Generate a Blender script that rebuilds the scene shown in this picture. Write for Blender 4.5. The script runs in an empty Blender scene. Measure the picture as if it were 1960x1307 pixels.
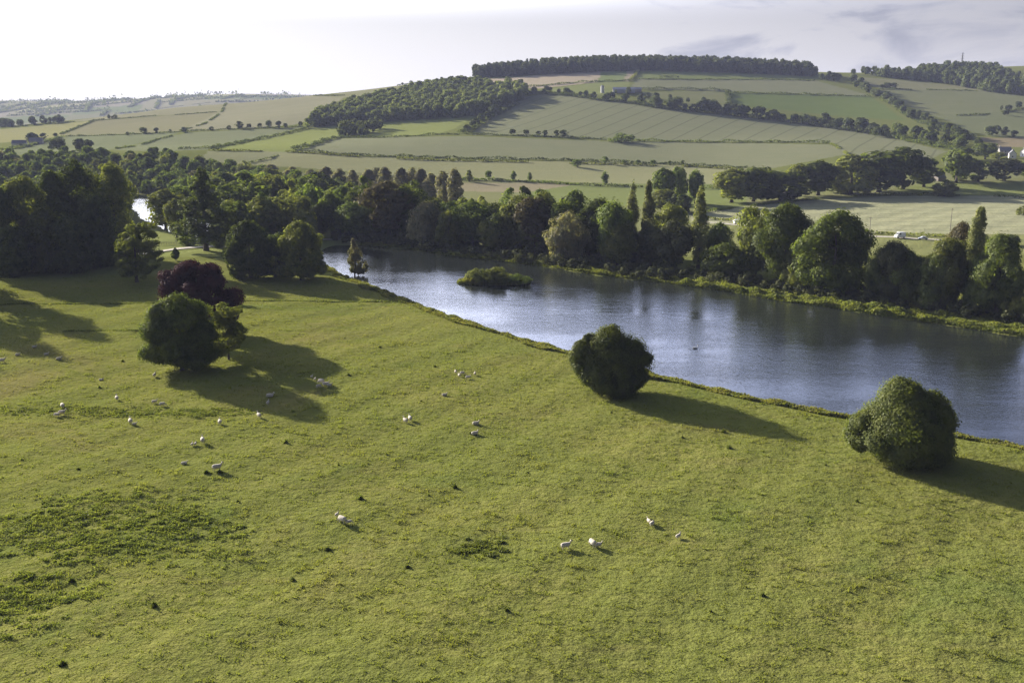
import bpy, bmesh, math, random
import numpy as np
from mathutils import Vector, Matrix

S = bpy.context.scene
COL = S.collection
R = math.radians
rng = np.random.default_rng(7)
random.seed(7)

# ------------------------------------------------------------------ camera
CAM_H = 56.0
FPX = 1906.0                       # focal length in pixels of the 1960 px wide photograph
PITCH = R(12.95)
cam = bpy.data.cameras.new('camera')
cam.sensor_width = 36.0
cam.lens = 36.0 * FPX / 1960.0
cam.clip_start = 0.5
cam.clip_end = 30000
camo = bpy.data.objects.new('camera', cam)
COL.objects.link(camo)
camo.location = (0, 0, CAM_H)
camo.rotation_euler = (R(90) - PITCH, 0, 0)
S.camera = camo

# ------------------------------------------------------------------ light
SUN_EL = R(18.0)
SUN_AZ = R(-45.0)                  # from +Y, clockwise positive: the sun stands behind the left edge
SUN_DIR = Vector((math.sin(SUN_AZ) * math.cos(SUN_EL), math.cos(SUN_AZ) * math.cos(SUN_EL), math.sin(SUN_EL)))
sl = bpy.data.lights.new('sun', 'SUN')
sl.energy = 5.0
sl.angle = R(0.6)
sl.color = (1.0, 0.92, 0.79)
so = bpy.data.objects.new('sun', sl)
COL.objects.link(so)
so.rotation_euler = (-SUN_DIR).to_track_quat('-Z', 'Y').to_euler()
so.location = (-300, 300, 200)

S.view_settings.view_transform = 'Standard'
S.view_settings.look = 'None'
S.view_settings.gamma = 1
S.view_settings.exposure = 1.34

SKY_STRENGTH = 0.05
CLOUD_K = 1.0
w = bpy.data.worlds.new('World')
S.world = w
w.use_nodes = True
nt = w.node_tree
nt.nodes.clear()


class NT:
    """tiny node helper"""
    def __init__(s, tree):
        s.t = tree

    def n(s, typ, **kw):
        nd = s.t.nodes.new(typ)
        for k, v in kw.items():
            setattr(nd, k, v)
        return nd

    def put(s, sock, v):
        if isinstance(v, bpy.types.NodeSocket):
            s.t.links.new(v, sock)
        elif v is not None:
            if sock.type == 'RGBA' and len(v) == 3:
                v = (*v, 1)
            sock.default_value = v

    def math(s, op, a, b=None, c=None, clamp=False):
        nd = s.n('ShaderNodeMath', operation=op, use_clamp=clamp)
        s.put(nd.inputs[0], a)
        if b is not None: s.put(nd.inputs[1], b)
        if c is not None: s.put(nd.inputs[2], c)
        return nd.outputs[0]

    def vmath(s, op, a, b=None):
        nd = s.n('ShaderNodeVectorMath', operation=op)
        s.put(nd.inputs[0], a)
        if b is not None: s.put(nd.inputs[1], b)
        return nd.outputs['Value'] if op in ('DOT_PRODUCT', 'LENGTH') else nd.outputs[0]

    def mix(s, f, a, b, mode='MIX'):
        nd = s.n('ShaderNodeMix', data_type='RGBA', blend_type=mode)
        s.put(nd.inputs[0], f); s.put(nd.inputs[6], a); s.put(nd.inputs[7], b)
        return nd.outputs[2]

    def noise(s, vec, scale, detail=3, rough=.55, dist=0.0):
        nd = s.n('ShaderNodeTexNoise')
        s.put(nd.inputs['Vector'], vec)
        nd.inputs['Scale'].default_value = scale
        nd.inputs['Detail'].default_value = detail
        nd.inputs['Roughness'].default_value = rough
        nd.inputs['Distortion'].default_value = dist
        return nd.outputs['Fac']

    def ramp(s, f, lo, hi, a=0.0, b=1.0):
        nd = s.n('ShaderNodeMapRange', interpolation_type='SMOOTHSTEP')
        s.put(nd.inputs[0], f)
        for i, v in enumerate((lo, hi, a, b)):
            nd.inputs[i + 1].default_value = v
        return nd.outputs[0]

    def mapping(s, vec, scale=(1, 1, 1), rot=(0, 0, 0)):
        nd = s.n('ShaderNodeMapping')
        s.put(nd.inputs[0], vec)
        nd.inputs['Scale'].default_value = scale
        nd.inputs['Rotation'].default_value = rot
        return nd.outputs[0]


W = NT(nt)
sky = W.n('ShaderNodeTexSky', sky_type='NISHITA')
sky.sun_disc = False
sky.sun_elevation = SUN_EL
sky.sun_rotation = SUN_AZ
sky.air_density = 1.0
sky.dust_density = 1.0
sky.ozone_density = 2.0
tc = W.n('ShaderNodeTexCoord')
d = tc.outputs['Generated']
sep = W.n('ShaderNodeSeparateXYZ')
W.put(sep.inputs[0], d)
zz = W.math('MAXIMUM', sep.outputs[2], 0.0)
zden = W.math('ADD', zz, 0.10)
px_ = W.math('DIVIDE', sep.outputs[0], zden)
py_ = W.math('DIVIDE', sep.outputs[1], zden)
cmb = W.n('ShaderNodeCombineXYZ')
W.put(cmb.inputs[0], px_); W.put(cmb.inputs[1], py_)
cl1 = W.noise(W.mapping(d, (1, 1, 3.0)), 8.0, 7, .56, .5)
cl2 = W.noise(W.mapping(d, (1, 1, 3.4)), 2.6, 3, .5)
sd = W.vmath('DOT_PRODUCT', d, tuple(SUN_DIR))
glow = W.math('POWER', W.math('MULTIPLY_ADD', sd, .5, .5, clamp=True), 3.0)
glow2 = W.math('POWER', W.math('MULTIPLY_ADD', sd, .5, .5, clamp=True), 8.0)
cover = W.ramp(W.math('ADD', cl1, W.math('MULTIPLY', W.math('SUBTRACT', cl2, .5), .8)), .36, .58)
shade = W.ramp(W.math('ADD', W.math('ADD', cl1, W.math('MULTIPLY', W.math('SUBTRACT', cl2, .5), .35)), W.math('MULTIPLY', glow2, -.75)), .43, .62)
hor = W.math('POWER', W.math('SUBTRACT', 1.0, zz, clamp=True), 9.0)
# brilliant towards the sun, lavender grey away from it, blue higher up
lit = W.math('ADD', W.math('MULTIPLY_ADD', glow, W.math('MULTIPLY', W.ramp(zz, .09, .20, .27, .95), W.ramp(zz, .30, .55, 1.0, .06)), 0.025), W.math('ADD', W.math('MULTIPLY', hor, .15), W.math('MULTIPLY', glow2, W.math('MULTIPLY', W.ramp(zz, .08, .16, .07, 2.8), W.ramp(zz, .28, .5, 1.0, .06)))))
tone = W.mix(W.ramp(zz, .05, .26), (1.0, .975, 1.03), (.62, .74, 1.22))
tone = W.mix(glow2, tone, (1.0, .985, .96))
cv = W.n('ShaderNodeVectorMath', operation='SCALE')
W.put(cv.inputs[0], W.mix(shade, tone, W.vmath('MULTIPLY', tone, (.90, .94, 1.08)))); W.put(cv.inputs['Scale'], W.math('MULTIPLY', lit, W.math('MULTIPLY_ADD', shade, -.42, 1.18)))
skyv = W.n('ShaderNodeVectorMath', operation='SCALE')
W.put(skyv.inputs[0], sky.outputs[0]); skyv.inputs['Scale'].default_value = SKY_STRENGTH
veil = W.math('MAXIMUM', W.math('MULTIPLY', cover, .9), W.ramp(zz, .10, .45, .94, .6))
tot = W.mix(veil, skyv.outputs[0], cv.outputs[0])
bg = W.n('ShaderNodeBackground')
W.put(bg.inputs[0], tot)
bg.inputs[1].default_value = 1.0
out = W.n('ShaderNodeOutputWorld')
nt.links.new(bg.outputs[0], out.inputs[0])

S.render.engine = 'CYCLES'
S.cycles.max_bounces = 6
S.cycles.transparent_max_bounces = 4
S.cycles.volume_bounces = 0
S.cycles.use_denoising = True
S.cycles.denoising_prefilter = 'NONE'
S.cycles.use_adaptive_sampling = False

# ------------------------------------------------------------------ picture <-> place
CP, SP = math.cos(PITCH), math.sin(PITCH)


def rays(px, py):
    u = (np.asarray(px, float) - 980) / FPX
    v = (653.5 - np.asarray(py, float)) / FPX
    return u, CP + v * SP, v * CP - SP          # x, y, z of a ray of unit forward depth


def z_at(px, py, D):
    """height of the point of ray (px,py) that lies D metres ahead, and its x"""
    x, y, z = rays(px, py)
    return x / y * D, CAM_H + z / y * D


def project(P):
    P = np.asarray(P, float)
    x, y, z = P[..., 0], P[..., 1], P[..., 2] - CAM_H
    dep = y * CP - z * SP
    dep = np.where(dep < 1, 1, dep)
    up = y * SP + z * CP
    return 980 + FPX * x / dep, 653.5 - FPX * up / dep, dep


# ------------------------------------------------------------------ terrain heights
CTRL = []
PROFILE = {
    -300: [(900, 300), (1200, 282), (1500, 264)],
    100: [(900, 297), (1050, 284), (1200, 270), (1400, 256), (1600, 243), (1750, 234)],
    350: [(900, 292), (1050, 278), (1200, 258), (1400, 239), (1600, 222), (1800, 206)],
    600: [(900, 296), (1050, 272), (1200, 250), (1400, 216), (1600, 195), (1750, 183)],
    850: [(900, 303), (1050, 263), (1150, 245), (1250, 226), (1450, 190), (1600, 168), (1750, 153)],
    1100: [(900, 307), (1050, 267), (1200, 228), (1300, 203), (1400, 181), (1500, 164), (1650, 143), (1780, 132)],
    1350: [(900, 314), (1050, 271), (1250, 218), (1350, 198), (1450, 178), (1550, 158), (1650, 140), (1780, 131)],
    1600: [(850, 320), (980, 282), (1100, 262), (1250, 232), (1400, 195), (1530, 163), (1650, 144)],
    1850: [(850, 318), (950, 296), (1100, 268), (1250, 226), (1400, 190), (1600, 156), (1750, 131)],
    2250: [(850, 316), (1100, 262), (1400, 186), (1700, 126)],
}
for px, pts in PROFILE.items():
    for D, py in pts:
        X, Z = z_at(px, py, D)
        CTRL.append((X, D, Z))
    CTRL.append((X * 650 / D, 650, 0)); CTRL.append((X * 740 / D, 740, 1.0 if px < 1500 else 3.0))
for X, Y, Z in [(-900, 2050, 18), (-560, 2050, 30), (-420, 2150, 42), (-200, 2100, 66), (-60, 2100, 92), (150, 2100, 118), (420, 2050, 122),
                (680, 1950, 118), (980, 2050, 140), (1400, 2000, 150), (-900, 2700, 5), (-500, 2700, 5), (-100, 2700, 30), (400, 2800, 70),
                (1200, 2800, 110), (2000, 2600, 130), (0, 3600, 20), (-700, 3600, 10), (-1400, 3600, 20), (800, 3800, 60), (2400, 3800, 90)]:
    CTRL.append((X, Y, Z))
for px, py, D in [(-250, 200, 5600), (0, 193, 5600), (120, 194, 5600), (250, 191, 5400), (350, 186, 5200), (450, 180, 5000), (540, 181, 5000), (700, 185, 5200), (0, 214, 4300),
                  (150, 206, 4300), (300, 200, 4300), (450, 192, 4300), (600, 200, 4300)]:
    X, Z = z_at(px, py, D)
    CTRL.append((X, D, Z))
CTRL += [(-2500, 7500, 40), (0, 7500, 60), (2500, 7500, 60), (2600, 5400, 90)]
CT = np.array(CTRL)
_c = CT[:, :2] / 1000


def _phi(r2):
    return .5 * r2 * np.log(r2 + 1e-12)


_n = len(CT)
_A = np.zeros((_n + 3, _n + 3))
_A[:_n, :_n] = _phi(((_c[:, None] - _c[None]) ** 2).sum(-1)) + np.eye(_n) * 2e-5
_A[:_n, _n] = 1; _A[:_n, _n + 1:] = _c; _A[_n:, :_n] = _A[:_n, _n:].T
_w = np.linalg.solve(_A, np.concatenate([CT[:, 2], [0, 0, 0]]))


def sstep(a, b, x):
    t = np.clip((x - a) / (b - a), 0, 1)
    return t * t * (3 - 2 * t)


def tps(x, y):
    o = np.zeros(x.shape)
    xs, ys = x.ravel() / 1000, y.ravel() / 1000
    r = np.empty(xs.size)
    for i in range(0, xs.size, 40000):
        a, b = xs[i:i + 40000], ys[i:i + 40000]
        r2 = (a[:, None] - _c[None, :, 0]) ** 2 + (b[:, None] - _c[None, :, 1]) ** 2
        r[i:i + 40000] = _phi(r2) @ _w[:_n] + _w[_n] + _w[_n + 1] * a + _w[_n + 2] * b
    return r.reshape(x.shape)


LAKE_PX = [(636, 469), (690, 470), (790, 478), (860, 489), (950, 500), (1050, 511), (1150, 528), (1300, 545), (1400, 559), (1500, 577), (1600, 590), (1680, 604), (1800, 620), (1960, 645), (2300, 690),
           (2300, 925), (2100, 885), (1960, 858), (1830, 836), (1700, 812), (1590, 794), (1450, 765), (1340, 739), (1250, 719), (1170, 695), (1080, 672), (1020, 655), (960, 640), (870, 611), (820, 592), (760, 570), (700, 545), (650, 527), (612, 505), (612, 480)]
POND_PX = [(-80, 356), (60, 352), (200, 365), (255, 372), (300, 384), (330, 402), (360, 430), (420, 445), (520, 448), (612, 446), (628, 440), (626, 430), (600, 424), (520, 428), (420, 424), (375, 408), (345, 388), (300, 366), (250, 352), (60, 338), (-80, 342)]
POND_PX = [(-80, 360), (40, 360), (200, 372), (250, 395), (270, 420), (300, 432), (340, 452), (375, 461), (450, 455), (520, 453), (612, 449), (630, 440), (626, 430), (600, 424), (520, 428), (440, 424), (390, 410), (345, 388), (300, 368), (250, 356), (60, 344), (-80, 346)]


def flat(pts, z=0.0):
    pts = np.array(pts, float)
    x, y, zr = rays(pts[:, 0], pts[:, 1])
    t = (z - CAM_H) / zr
    return np.stack([x * t, y * t], 1)


WATER_Z = -0.7
LAKE = flat(LAKE_PX, WATER_Z)
POND = flat(POND_PX, WATER_Z)


def inside(poly, x, y):
    res = np.zeros(x.shape, bool)
    n = len(poly)
    for i in range(n):
        x1, y1 = poly[i]; x2, y2 = poly[(i + 1) % n]
        if y1 == y2: continue
        c = (y1 > y) != (y2 > y)
        res ^= c & (x < (x2 - x1) * (y - y1) / (y2 - y1) + x1)
    return res


def sdist(poly, x, y):
    """signed distance, negative inside"""
    dm = np.full(x.shape, 1e9)
    n = len(poly)
    for i in range(n):
        a = poly[i]; b = poly[(i + 1) % n]
        e = b - a
        t = np.clip(((x - a[0]) * e[0] + (y - a[1]) * e[1]) / (e @ e), 0, 1)
        dm = np.minimum(dm, (x - a[0] - t * e[0]) ** 2 + (y - a[1] - t * e[1]) ** 2)
    return np.where(inside(poly, x, y), -1, 1) * np.sqrt(dm)


ISLAND = np.array(flat([(945, 541)], WATER_Z)[0])


def und(x, y):
    return (.35 * np.sin(x * .055 + .6 * np.sin(y * .03)) * np.sin(y * .047 + 1.1) + .16 * np.sin(x * .17 + y * .09) + .09 * np.sin(x * .31 - y * .27 + 1) + .05 * np.sin(x * .7 + y * .5) * np.sin(y * .9 - x * .3))


def height(x, y, water=True):
    x = np.asarray(x, float); y = np.asarray(y, float)
    shp = x.shape
    x = np.atleast_1d(x); y = np.atleast_1d(y)
    z = np.zeros(x.shape)
    m = y > 600
    if m.any():
        z[m] = np.maximum(tps(x[m], y[m]), -.5) * sstep(600, 760, y[m])
    m = (y < 700)
    if m.any():
        xm, ym = x[m], y[m]
        s = np.minimum(sdist(LAKE, xm, ym), sdist(POND, xm, ym)) + .8 * np.sin(xm * .35) * np.sin(ym * .3)
        u = und(xm, ym) * sstep(2, 16, s) * (1 - sstep(560, 690, ym))
        land = u + sstep(0, 60, s) * .5 * 0
        hh = np.where(s > 0, land - .45 * (1 - sstep(0, 5, s)), -.45 - np.minimum(-s * .5, 1.4))
        ex = (xm - ISLAND[0]) / 13.0; ey = (ym - ISLAND[1]) / 6.5
        hh = np.maximum(hh, .3 - 1.2 * (ex * ex + ey * ey)) if water else hh
        z[m] = z[m] + hh
    return z.reshape(shp)


_T = np.exp(np.linspace(math.log(45), math.log(8000), 2600))


def gnd(px, py):
    x, y, z = rays(px, py)
    X, Y, Z = x / y * _T, _T, CAM_H + z / y * _T
    h = height(X, Y)
    below = np.nonzero(Z < h)[0]
    if len(below) == 0:
        k = int(np.argmin(np.where(_T < 2600, Z - h, 1e9)))
        return np.array([X[k], Y[k], h[k]])
    k = max(below[0], 1)
    a, b = Z[k - 1] - h[k - 1], Z[k] - h[k]
    t = a / (a - b + 1e-9)
    D = _T[k - 1] + t * (_T[k] - _T[k - 1])
    X = float(x / y * D)
    return np.array([X, D, float(height(np.array([X]), np.array([D]))[0])])


def at(px, D):
    """ground point in picture column px, D metres ahead"""
    X = (px - 980) / FPX * (D * CP + 50 * SP)
    for _ in range(3):
        z = float(height(np.array([X]), np.array([D]))[0])
        X = (px - 980) / FPX * (D * CP + (CAM_H - z) * SP)
    return np.array([X, D, z])


def top_height(px, py, P):
    """height above P that a thing standing at P needs to reach picture row py"""
    x, y, z = rays(px, py)
    return CAM_H + z / y * P[1] - P[2]


def mpp(P):
    return (P[1] * CP + (CAM_H - P[2]) * SP) / FPX


# ------------------------------------------------------------------ mesh and tag helpers
def tag(o, label=None, cat=None, group=None, kind=None):
    if label: o['label'] = label
    if cat: o['category'] = cat
    if group: o['group'] = group
    if kind: o['kind'] = kind
    return o


def mesh_np(name, V, F, mat, smooth=False):
    """V (n,3); F (m,k) all faces of one size"""
    V = np.ascontiguousarray(V, np.float32); F = np.ascontiguousarray(F, np.int32)
    me = bpy.data.meshes.new(name)
    k = F.shape[1]
    me.vertices.add(len(V)); me.vertices.foreach_set('co', V.ravel())
    me.loops.add(F.size); me.loops.foreach_set('vertex_index', F.ravel())
    me.polygons.add(len(F)); me.polygons.foreach_set('loop_start', np.arange(0, F.size, k, dtype=np.int32))
    if smooth: me.polygons.foreach_set('use_smooth', np.ones(len(F), bool))
    me.update(calc_edges=True)
    if mat: me.materials.append(mat)
    return me


def quads(V):
    return np.arange(len(V), dtype=np.int32).reshape(-1, 4)


def link(name, me, parent=None, loc=None):
    o = bpy.data.objects.new(name, me)
    COL.objects.link(o)
    if parent is not None: o.parent = parent
    if loc is not None: o.location = loc
    return o


def empty(name, loc, rz=0.0):
    o = bpy.data.objects.new(name, None)
    COL.objects.link(o)
    o.location = loc
    o.rotation_euler = (0, 0, rz)
    o.empty_display_size = .5
    return o


class MB:
    """collects boxes, prisms, tubes into one mesh"""
    def __init__(s):
        s.V, s.F = [], []

    def add(s, V, F):
        b = len(s.V)
        s.V += [tuple(v) for v in V]
        s.F += [tuple(i + b for i in f) for f in F]
        return s

    def box(s, x0, x1, y0, y1, z0, z1):
        return s.add([(x0, y0, z0), (x1, y0, z0), (x1, y1, z0), (x0, y1, z0), (x0, y0, z1), (x1, y0, z1), (x1, y1, z1), (x0, y1, z1)],
                     [(0, 3, 2, 1), (4, 5, 6, 7), (0, 1, 5, 4), (1, 2, 6, 5), (2, 3, 7, 6), (3, 0, 4, 7)])

    def tube(s, pts, rad, n=7):
        pts = [Vector(p) for p in pts]
        rings = []
        for i, p in enumerate(pts):
            dv = (pts[min(i + 1, len(pts) - 1)] - pts[max(i - 1, 0)]).normalized()
            a = dv.cross(Vector((0, 0, 1)) if abs(dv.z) < .9 else Vector((1, 0, 0))).normalized()
            b = dv.cross(a)
            rings.append([p + (a * math.cos(2 * math.pi * k / n) + b * math.sin(2 * math.pi * k / n)) * rad[i] for k in range(n)])
        V = [v for r in rings for v in r]
        F = []
        for i in range(len(pts) - 1):
            for k in range(n):
                F.append((i * n + k, i * n + (k + 1) % n, (i + 1) * n + (k + 1) % n, (i + 1) * n + k))
        F.append(tuple(range(n - 1, -1, -1)))
        F.append(tuple((len(pts) - 1) * n + k for k in range(n)))
        return s.add(V, F)

    def loft(s, rings):
        """rings: (centre, half width vector, half height vector)"""
        n = 10
        V, F = [], []
        for c, a, b in rings:
            c, a, b = Vector(c), Vector(a), Vector(b)
            V += [c + a * math.cos(2 * math.pi * k / n) + b * math.sin(2 * math.pi * k / n) for k in range(n)]
        for i in range(len(rings) - 1):
            for k in range(n):
                F.append((i * n + k, i * n + (k + 1) % n, (i + 1) * n + (k + 1) % n, (i + 1) * n + k))
        F.append(tuple(range(n - 1, -1, -1)))
        F.append(tuple((len(rings) - 1) * n + k for k in range(n)))
        return s.add(V, F)

    def mesh(s, name, mat, smooth=False):
        me = bpy.data.meshes.new(name)
        me.from_pydata([tuple(v) for v in s.V], [], s.F)
        bm = bmesh.new(); bm.from_mesh(me); bmesh.ops.recalc_face_normals(bm, faces=bm.faces); bm.to_mesh(me); bm.free()
        if smooth:
            for p in me.polygons: p.use_smooth = True
        me.materials.append(mat)
        return me


# ------------------------------------------------------------------ materials
def newmat(name):
    m = bpy.data.materials.new(name)
    m.use_nodes = True
    m.node_tree.nodes.clear()
    return m, NT(m.node_tree)


def finish(N, shader):
    o = N.n('ShaderNodeOutputMaterial')
    N.t.links.new(shader, o.inputs[0])


def simple(name, col, rough=.8, var=.2, scale=2.0, metal=0.0):
    m, N = newmat(name)
    tcn = N.n('ShaderNodeTexCoord')
    f = N.noise(tcn.outputs['Object'], scale, 4)
    b = N.n('ShaderNodeBsdfPrincipled')
    c = N.mix(f, tuple(x * (1 - var) for x in col), tuple(min(1, x * (1 + var)) for x in col))
    N.put(b.inputs['Base Color'], c)
    b.inputs['Roughness'].default_value = rough
    b.inputs['Metallic'].default_value = metal
    finish(N, b.outputs[0])
    return m


def leafmat(name, col, trans=.35, var=.35, scale=.35, warm=.25):
    col = tuple(x * 1.55 for x in col)
    trans += .08
    m, N = newmat(name)
    geo = N.n('ShaderNodeNewGeometry')
    oi = N.n('ShaderNodeObjectInfo')
    f = N.noise(geo.outputs['Position'], scale, 3, .6)
    f2 = N.noise(geo.outputs['Position'], 1.1, 3, .6)
    lo = tuple(x * (1 - var) for x in col)
    hi = (col[0] * (1 + var + warm), col[1] * (1 + var), col[2] * (1 + var * .3))
    c = N.mix(N.ramp(f, .3, .7), lo, hi)
    c = N.mix(N.math('MULTIPLY', N.ramp(f2, .35, .75), .3), c, tuple(x * 1.3 for x in hi))
    rv = N.math('MULTIPLY_ADD', oi.outputs['Random'], .5, .75)
    sc = N.n('ShaderNodeVectorMath', operation='SCALE')
    N.put(sc.inputs[0], c); N.put(sc.inputs['Scale'], rv)
    c = sc.outputs[0]
    df = N.n('ShaderNodeBsdfDiffuse'); N.put(df.inputs[0], c)
    tr = N.n('ShaderNodeBsdfTranslucent')
    N.put(tr.inputs[0], N.vmath('MULTIPLY', c, (1.25, 1.3, .55)))
    mx = N.n('ShaderNodeMixShader'); mx.inputs[0].default_value = trans
    N.t.links.new(df.outputs[0], mx.inputs[1]); N.t.links.new(tr.outputs[0], mx.inputs[2])
    gl = N.n('ShaderNodeBsdfGlossy'); gl.inputs[0].default_value = (.6, .6, .6, 1); gl.inputs['Roughness'].default_value = .5
    mx2 = N.n('ShaderNodeMixShader'); mx2.inputs[0].default_value = .012
    N.t.links.new(mx.outputs[0], mx2.inputs[1]); N.t.links.new(gl.outputs[0], mx2.inputs[2])
    finish(N, mx2.outputs[0])
    return m


LEAF = {
    'dark': leafmat('leaf_dark_green', (.050, .070, .022)),
    'mid': leafmat('leaf_mid_green', (.072, .105, .030)),
    'olive': leafmat('leaf_olive', (.088, .108, .034)),
    'bright': leafmat('leaf_bright_green', (.088, .125, .032), .42),
    'yellow': leafmat('leaf_yellow_green', (.096, .122, .034), .42),
    'grey': leafmat('leaf_grey_willow', (.118, .126, .080), .3, .2),
    'poplar': leafmat('leaf_poplar', (.100, .120, .050), .3, .25),
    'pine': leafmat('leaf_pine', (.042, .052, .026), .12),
    'brown': leafmat('leaf_brownish', (.062, .060, .034), .2),
    'copper': leafmat('leaf_copper', (.040, .015, .024), .13, .35, .35, .15),
    'blue': leafmat('leaf_far_green', (.080, .105, .045), .3, .3, .08),
    'bush': leafmat('leaf_bush_green', (.066, .086, .027)),
    'crest': leafmat('leaf_crest_green', (.055, .075, .036), .25, .3, .08),
    'bank': leafmat('leaf_bank', (.086, .108, .036), .35, .3, .25),
    'sedge': leafmat('leaf_sedge', (.088, .108, .040), .35, .3, .25, .4),
    'weed': leafmat('leaf_weed', (.072, .094, .030), .3, .35, .5),
}
BARK = simple('bark', (.075, .06, .045), .95, .35, 1.5)
BARK_PALE = simple('bark_pale', (.16, .14, .12), .95, .35, 1.5)


# ------------------------------------------------------------------ ground
def build_ground():
    ys = np.concatenate([np.arange(-300, 60, 12), np.arange(60, 330, 1.0), np.arange(330, 700, 2.0), np.arange(700, 2000, 4.5), 2000 * np.exp(np.linspace(0, math.log(4.2), 110))])
    us = np.linspace(-1, 1, 521)
    us = us * .72 + us ** 5 * .28
    hw = np.maximum(ys, 0) * .78 + 110
    X = us[None, :] * hw[:, None]
    Y = np.repeat(ys[:, None], len(us), 1)
    Z = height(X, Y)
    ny, nx = X.shape
    P = np.stack([X, Y, Z], -1).reshape(-1, 3)
    i = np.arange(ny - 1)[:, None] * nx + np.arange(nx - 1)[None]
    F = np.stack([i, i + 1, i + nx + 1, i + nx], -1).reshape(-1, 4)
    me = mesh_np('ground', P, F, None, True)
    px, py, _ = project(P)
    n = len(P)
    rgb = np.empty((n, 3)); rgb[:] = (.150, .165, .050)
    far = P[:, 1] > 2300
    rgb[far] = (.20, .205, .10)
    row = np.zeros(n); tru = np.zeros(n); trm = np.zeros(n)
    meadow = 1 - sstep(330, 420, P[:, 1])
    for name, c, poly in FIELDS:
        poly = np.array(poly, float)
        wob = 1.2
        m = inside(poly, px + wob * np.sin(P[:, 1] * .05), py) & (P[:, 1] > 395) & (P[:, 1] < 2300)
        rgb[m] = c
        if name == 'crop':
            trm[m] = 1; a = gnd(965, 243); b = gnd(1100, 194)
            dv = (b - a)[:2]; dv /= np.linalg.norm(dv); nv = np.array([-dv[1], dv[0]])
            along = (P[m][:, :2] - a[:2]) @ dv
            tru[m] = ((P[m][:, :2] - a[:2]) @ nv + .00012 * along ** 2) / 23.0
        if name == 'rows':
            trm[m] = 1
            tru[m] = (P[m][:, 1] + .05 * P[m][:, 0]) / 21.0
    # far patchwork beyond the ridge
    fx = np.floor((P[:, 0] + P[:, 1] * .3) / 260); fy = np.floor((P[:, 1] - P[:, 0] * .2) / 330)
    hsh = np.abs(np.sin(fx * 12.9898 + fy * 78.233) * 43758.5453) % 1
    pal = np.array([(.21, .21, .10), (.30, .29, .15), (.17, .20, .08), (.24, .23, .13), (.26, .24, .17)])
    rgb[far] = pal[(hsh[far] * 5).astype(int) % 5]
    at_ = me.attributes.new('field_colour', 'FLOAT_COLOR', 'POINT')
    at_.data.foreach_set('color', np.concatenate([rgb, np.ones((n, 1))], 1).astype(np.float32).ravel())
    for nm, arr in (('tram_u', tru), ('tram_mask', trm), ('meadow', meadow)):
        a_ = me.attributes.new(nm, 'FLOAT', 'POINT')
        a_.data.foreach_set('value', arr.astype(np.float32))
    m, N = newmat('ground')
    geo = N.n('ShaderNodeNewGeometry')
    pos = geo.outputs['Position']
    at1 = N.n('ShaderNodeAttribute', attribute_name='field_colour')
    atu = N.n('ShaderNodeAttribute', attribute_name='tram_u')
    atm = N.n('ShaderNodeAttribute', attribute_name='tram_mask')
    atw = N.n('ShaderNodeAttribute', attribute_name='meadow')
    n1 = N.noise(pos, .035, 4, .6); n2 = N.noise(pos, .4, 4, .65); n3 = N.noise(pos, 2.4, 3, .6)
    n4 = N.noise(N.mapping(pos, (.25, 1.0, 1), (0, 0, .15)), .16, 4, .6)
    field = N.mix(N.math('MULTIPLY', N.ramp(n1, .3, .7), .22), at1.outputs['Color'], N.vmath('MULTIPLY', at1.outputs['Color'], (.72, .80, .7)))
    field = N.mix(N.math('MULTIPLY', N.ramp(n4, .45, .7), .25), field, N.vmath('MULTIPLY', field, (1.25, 1.16, 1.05)))
    fr = N.math('FRACT', atu.outputs['Fac'])
    line = N.math('MULTIPLY', N.ramp(N.math('ABSOLUTE', N.math('SUBTRACT', fr, .5)), .03, .065, 1, 0), atm.outputs['Fac'])
    field = N.mix(N.math('MULTIPLY', line, .42), field, N.vmath('MULTIPLY', field, (.35, .40, .35)))
    g1 = N.mix(N.ramp(n1, .35, .68), (.160, .175, .046), (.198, .195, .056))
    g2 = N.mix(N.math('MULTIPLY', N.ramp(n2, .42, .68), .7), g1, (.140, .158, .036))
    g3 = N.mix(N.math('MULTIPLY', N.ramp(n3, .5, .75), .45), g2, (.105, .122, .030))
    g3 = N.mix(N.math('MULTIPLY', N.ramp(n4, .56, .74), .35), g3, (.200, .170, .070))
    n5 = N.noise(pos, .016, 5, .62, .6)
    g3 = N.mix(N.ramp(n5, .54, .70, 0, .55), g3, (.200, .165, .075))
    g3 = N.mix(N.ramp(n5, .46, .34, 0, .55), g3, (.105, .140, .036))
    c = N.mix(atw.outputs['Fac'], field, g3)
    b = N.n('ShaderNodeBsdfDiffuse')
    N.put(b.inputs[0], c)
    bp = N.n('ShaderNodeBump'); bp.inputs['Strength'].default_value = 1.0; bp.inputs['Distance'].default_value = .35
    hgt = N.math('ADD', N.math('MULTIPLY', N.noise(pos, 1.1, 4, .7), .7), N.noise(pos, .5, 3, .6))
    N.put(bp.inputs['Height'], hgt)
    N.t.links.new(bp.outputs[0], b.inputs['Normal'])
    finish(N, b.outputs[0])
    me.materials.append(m)
    return tag(link('ground', me), kind='structure')


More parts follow.
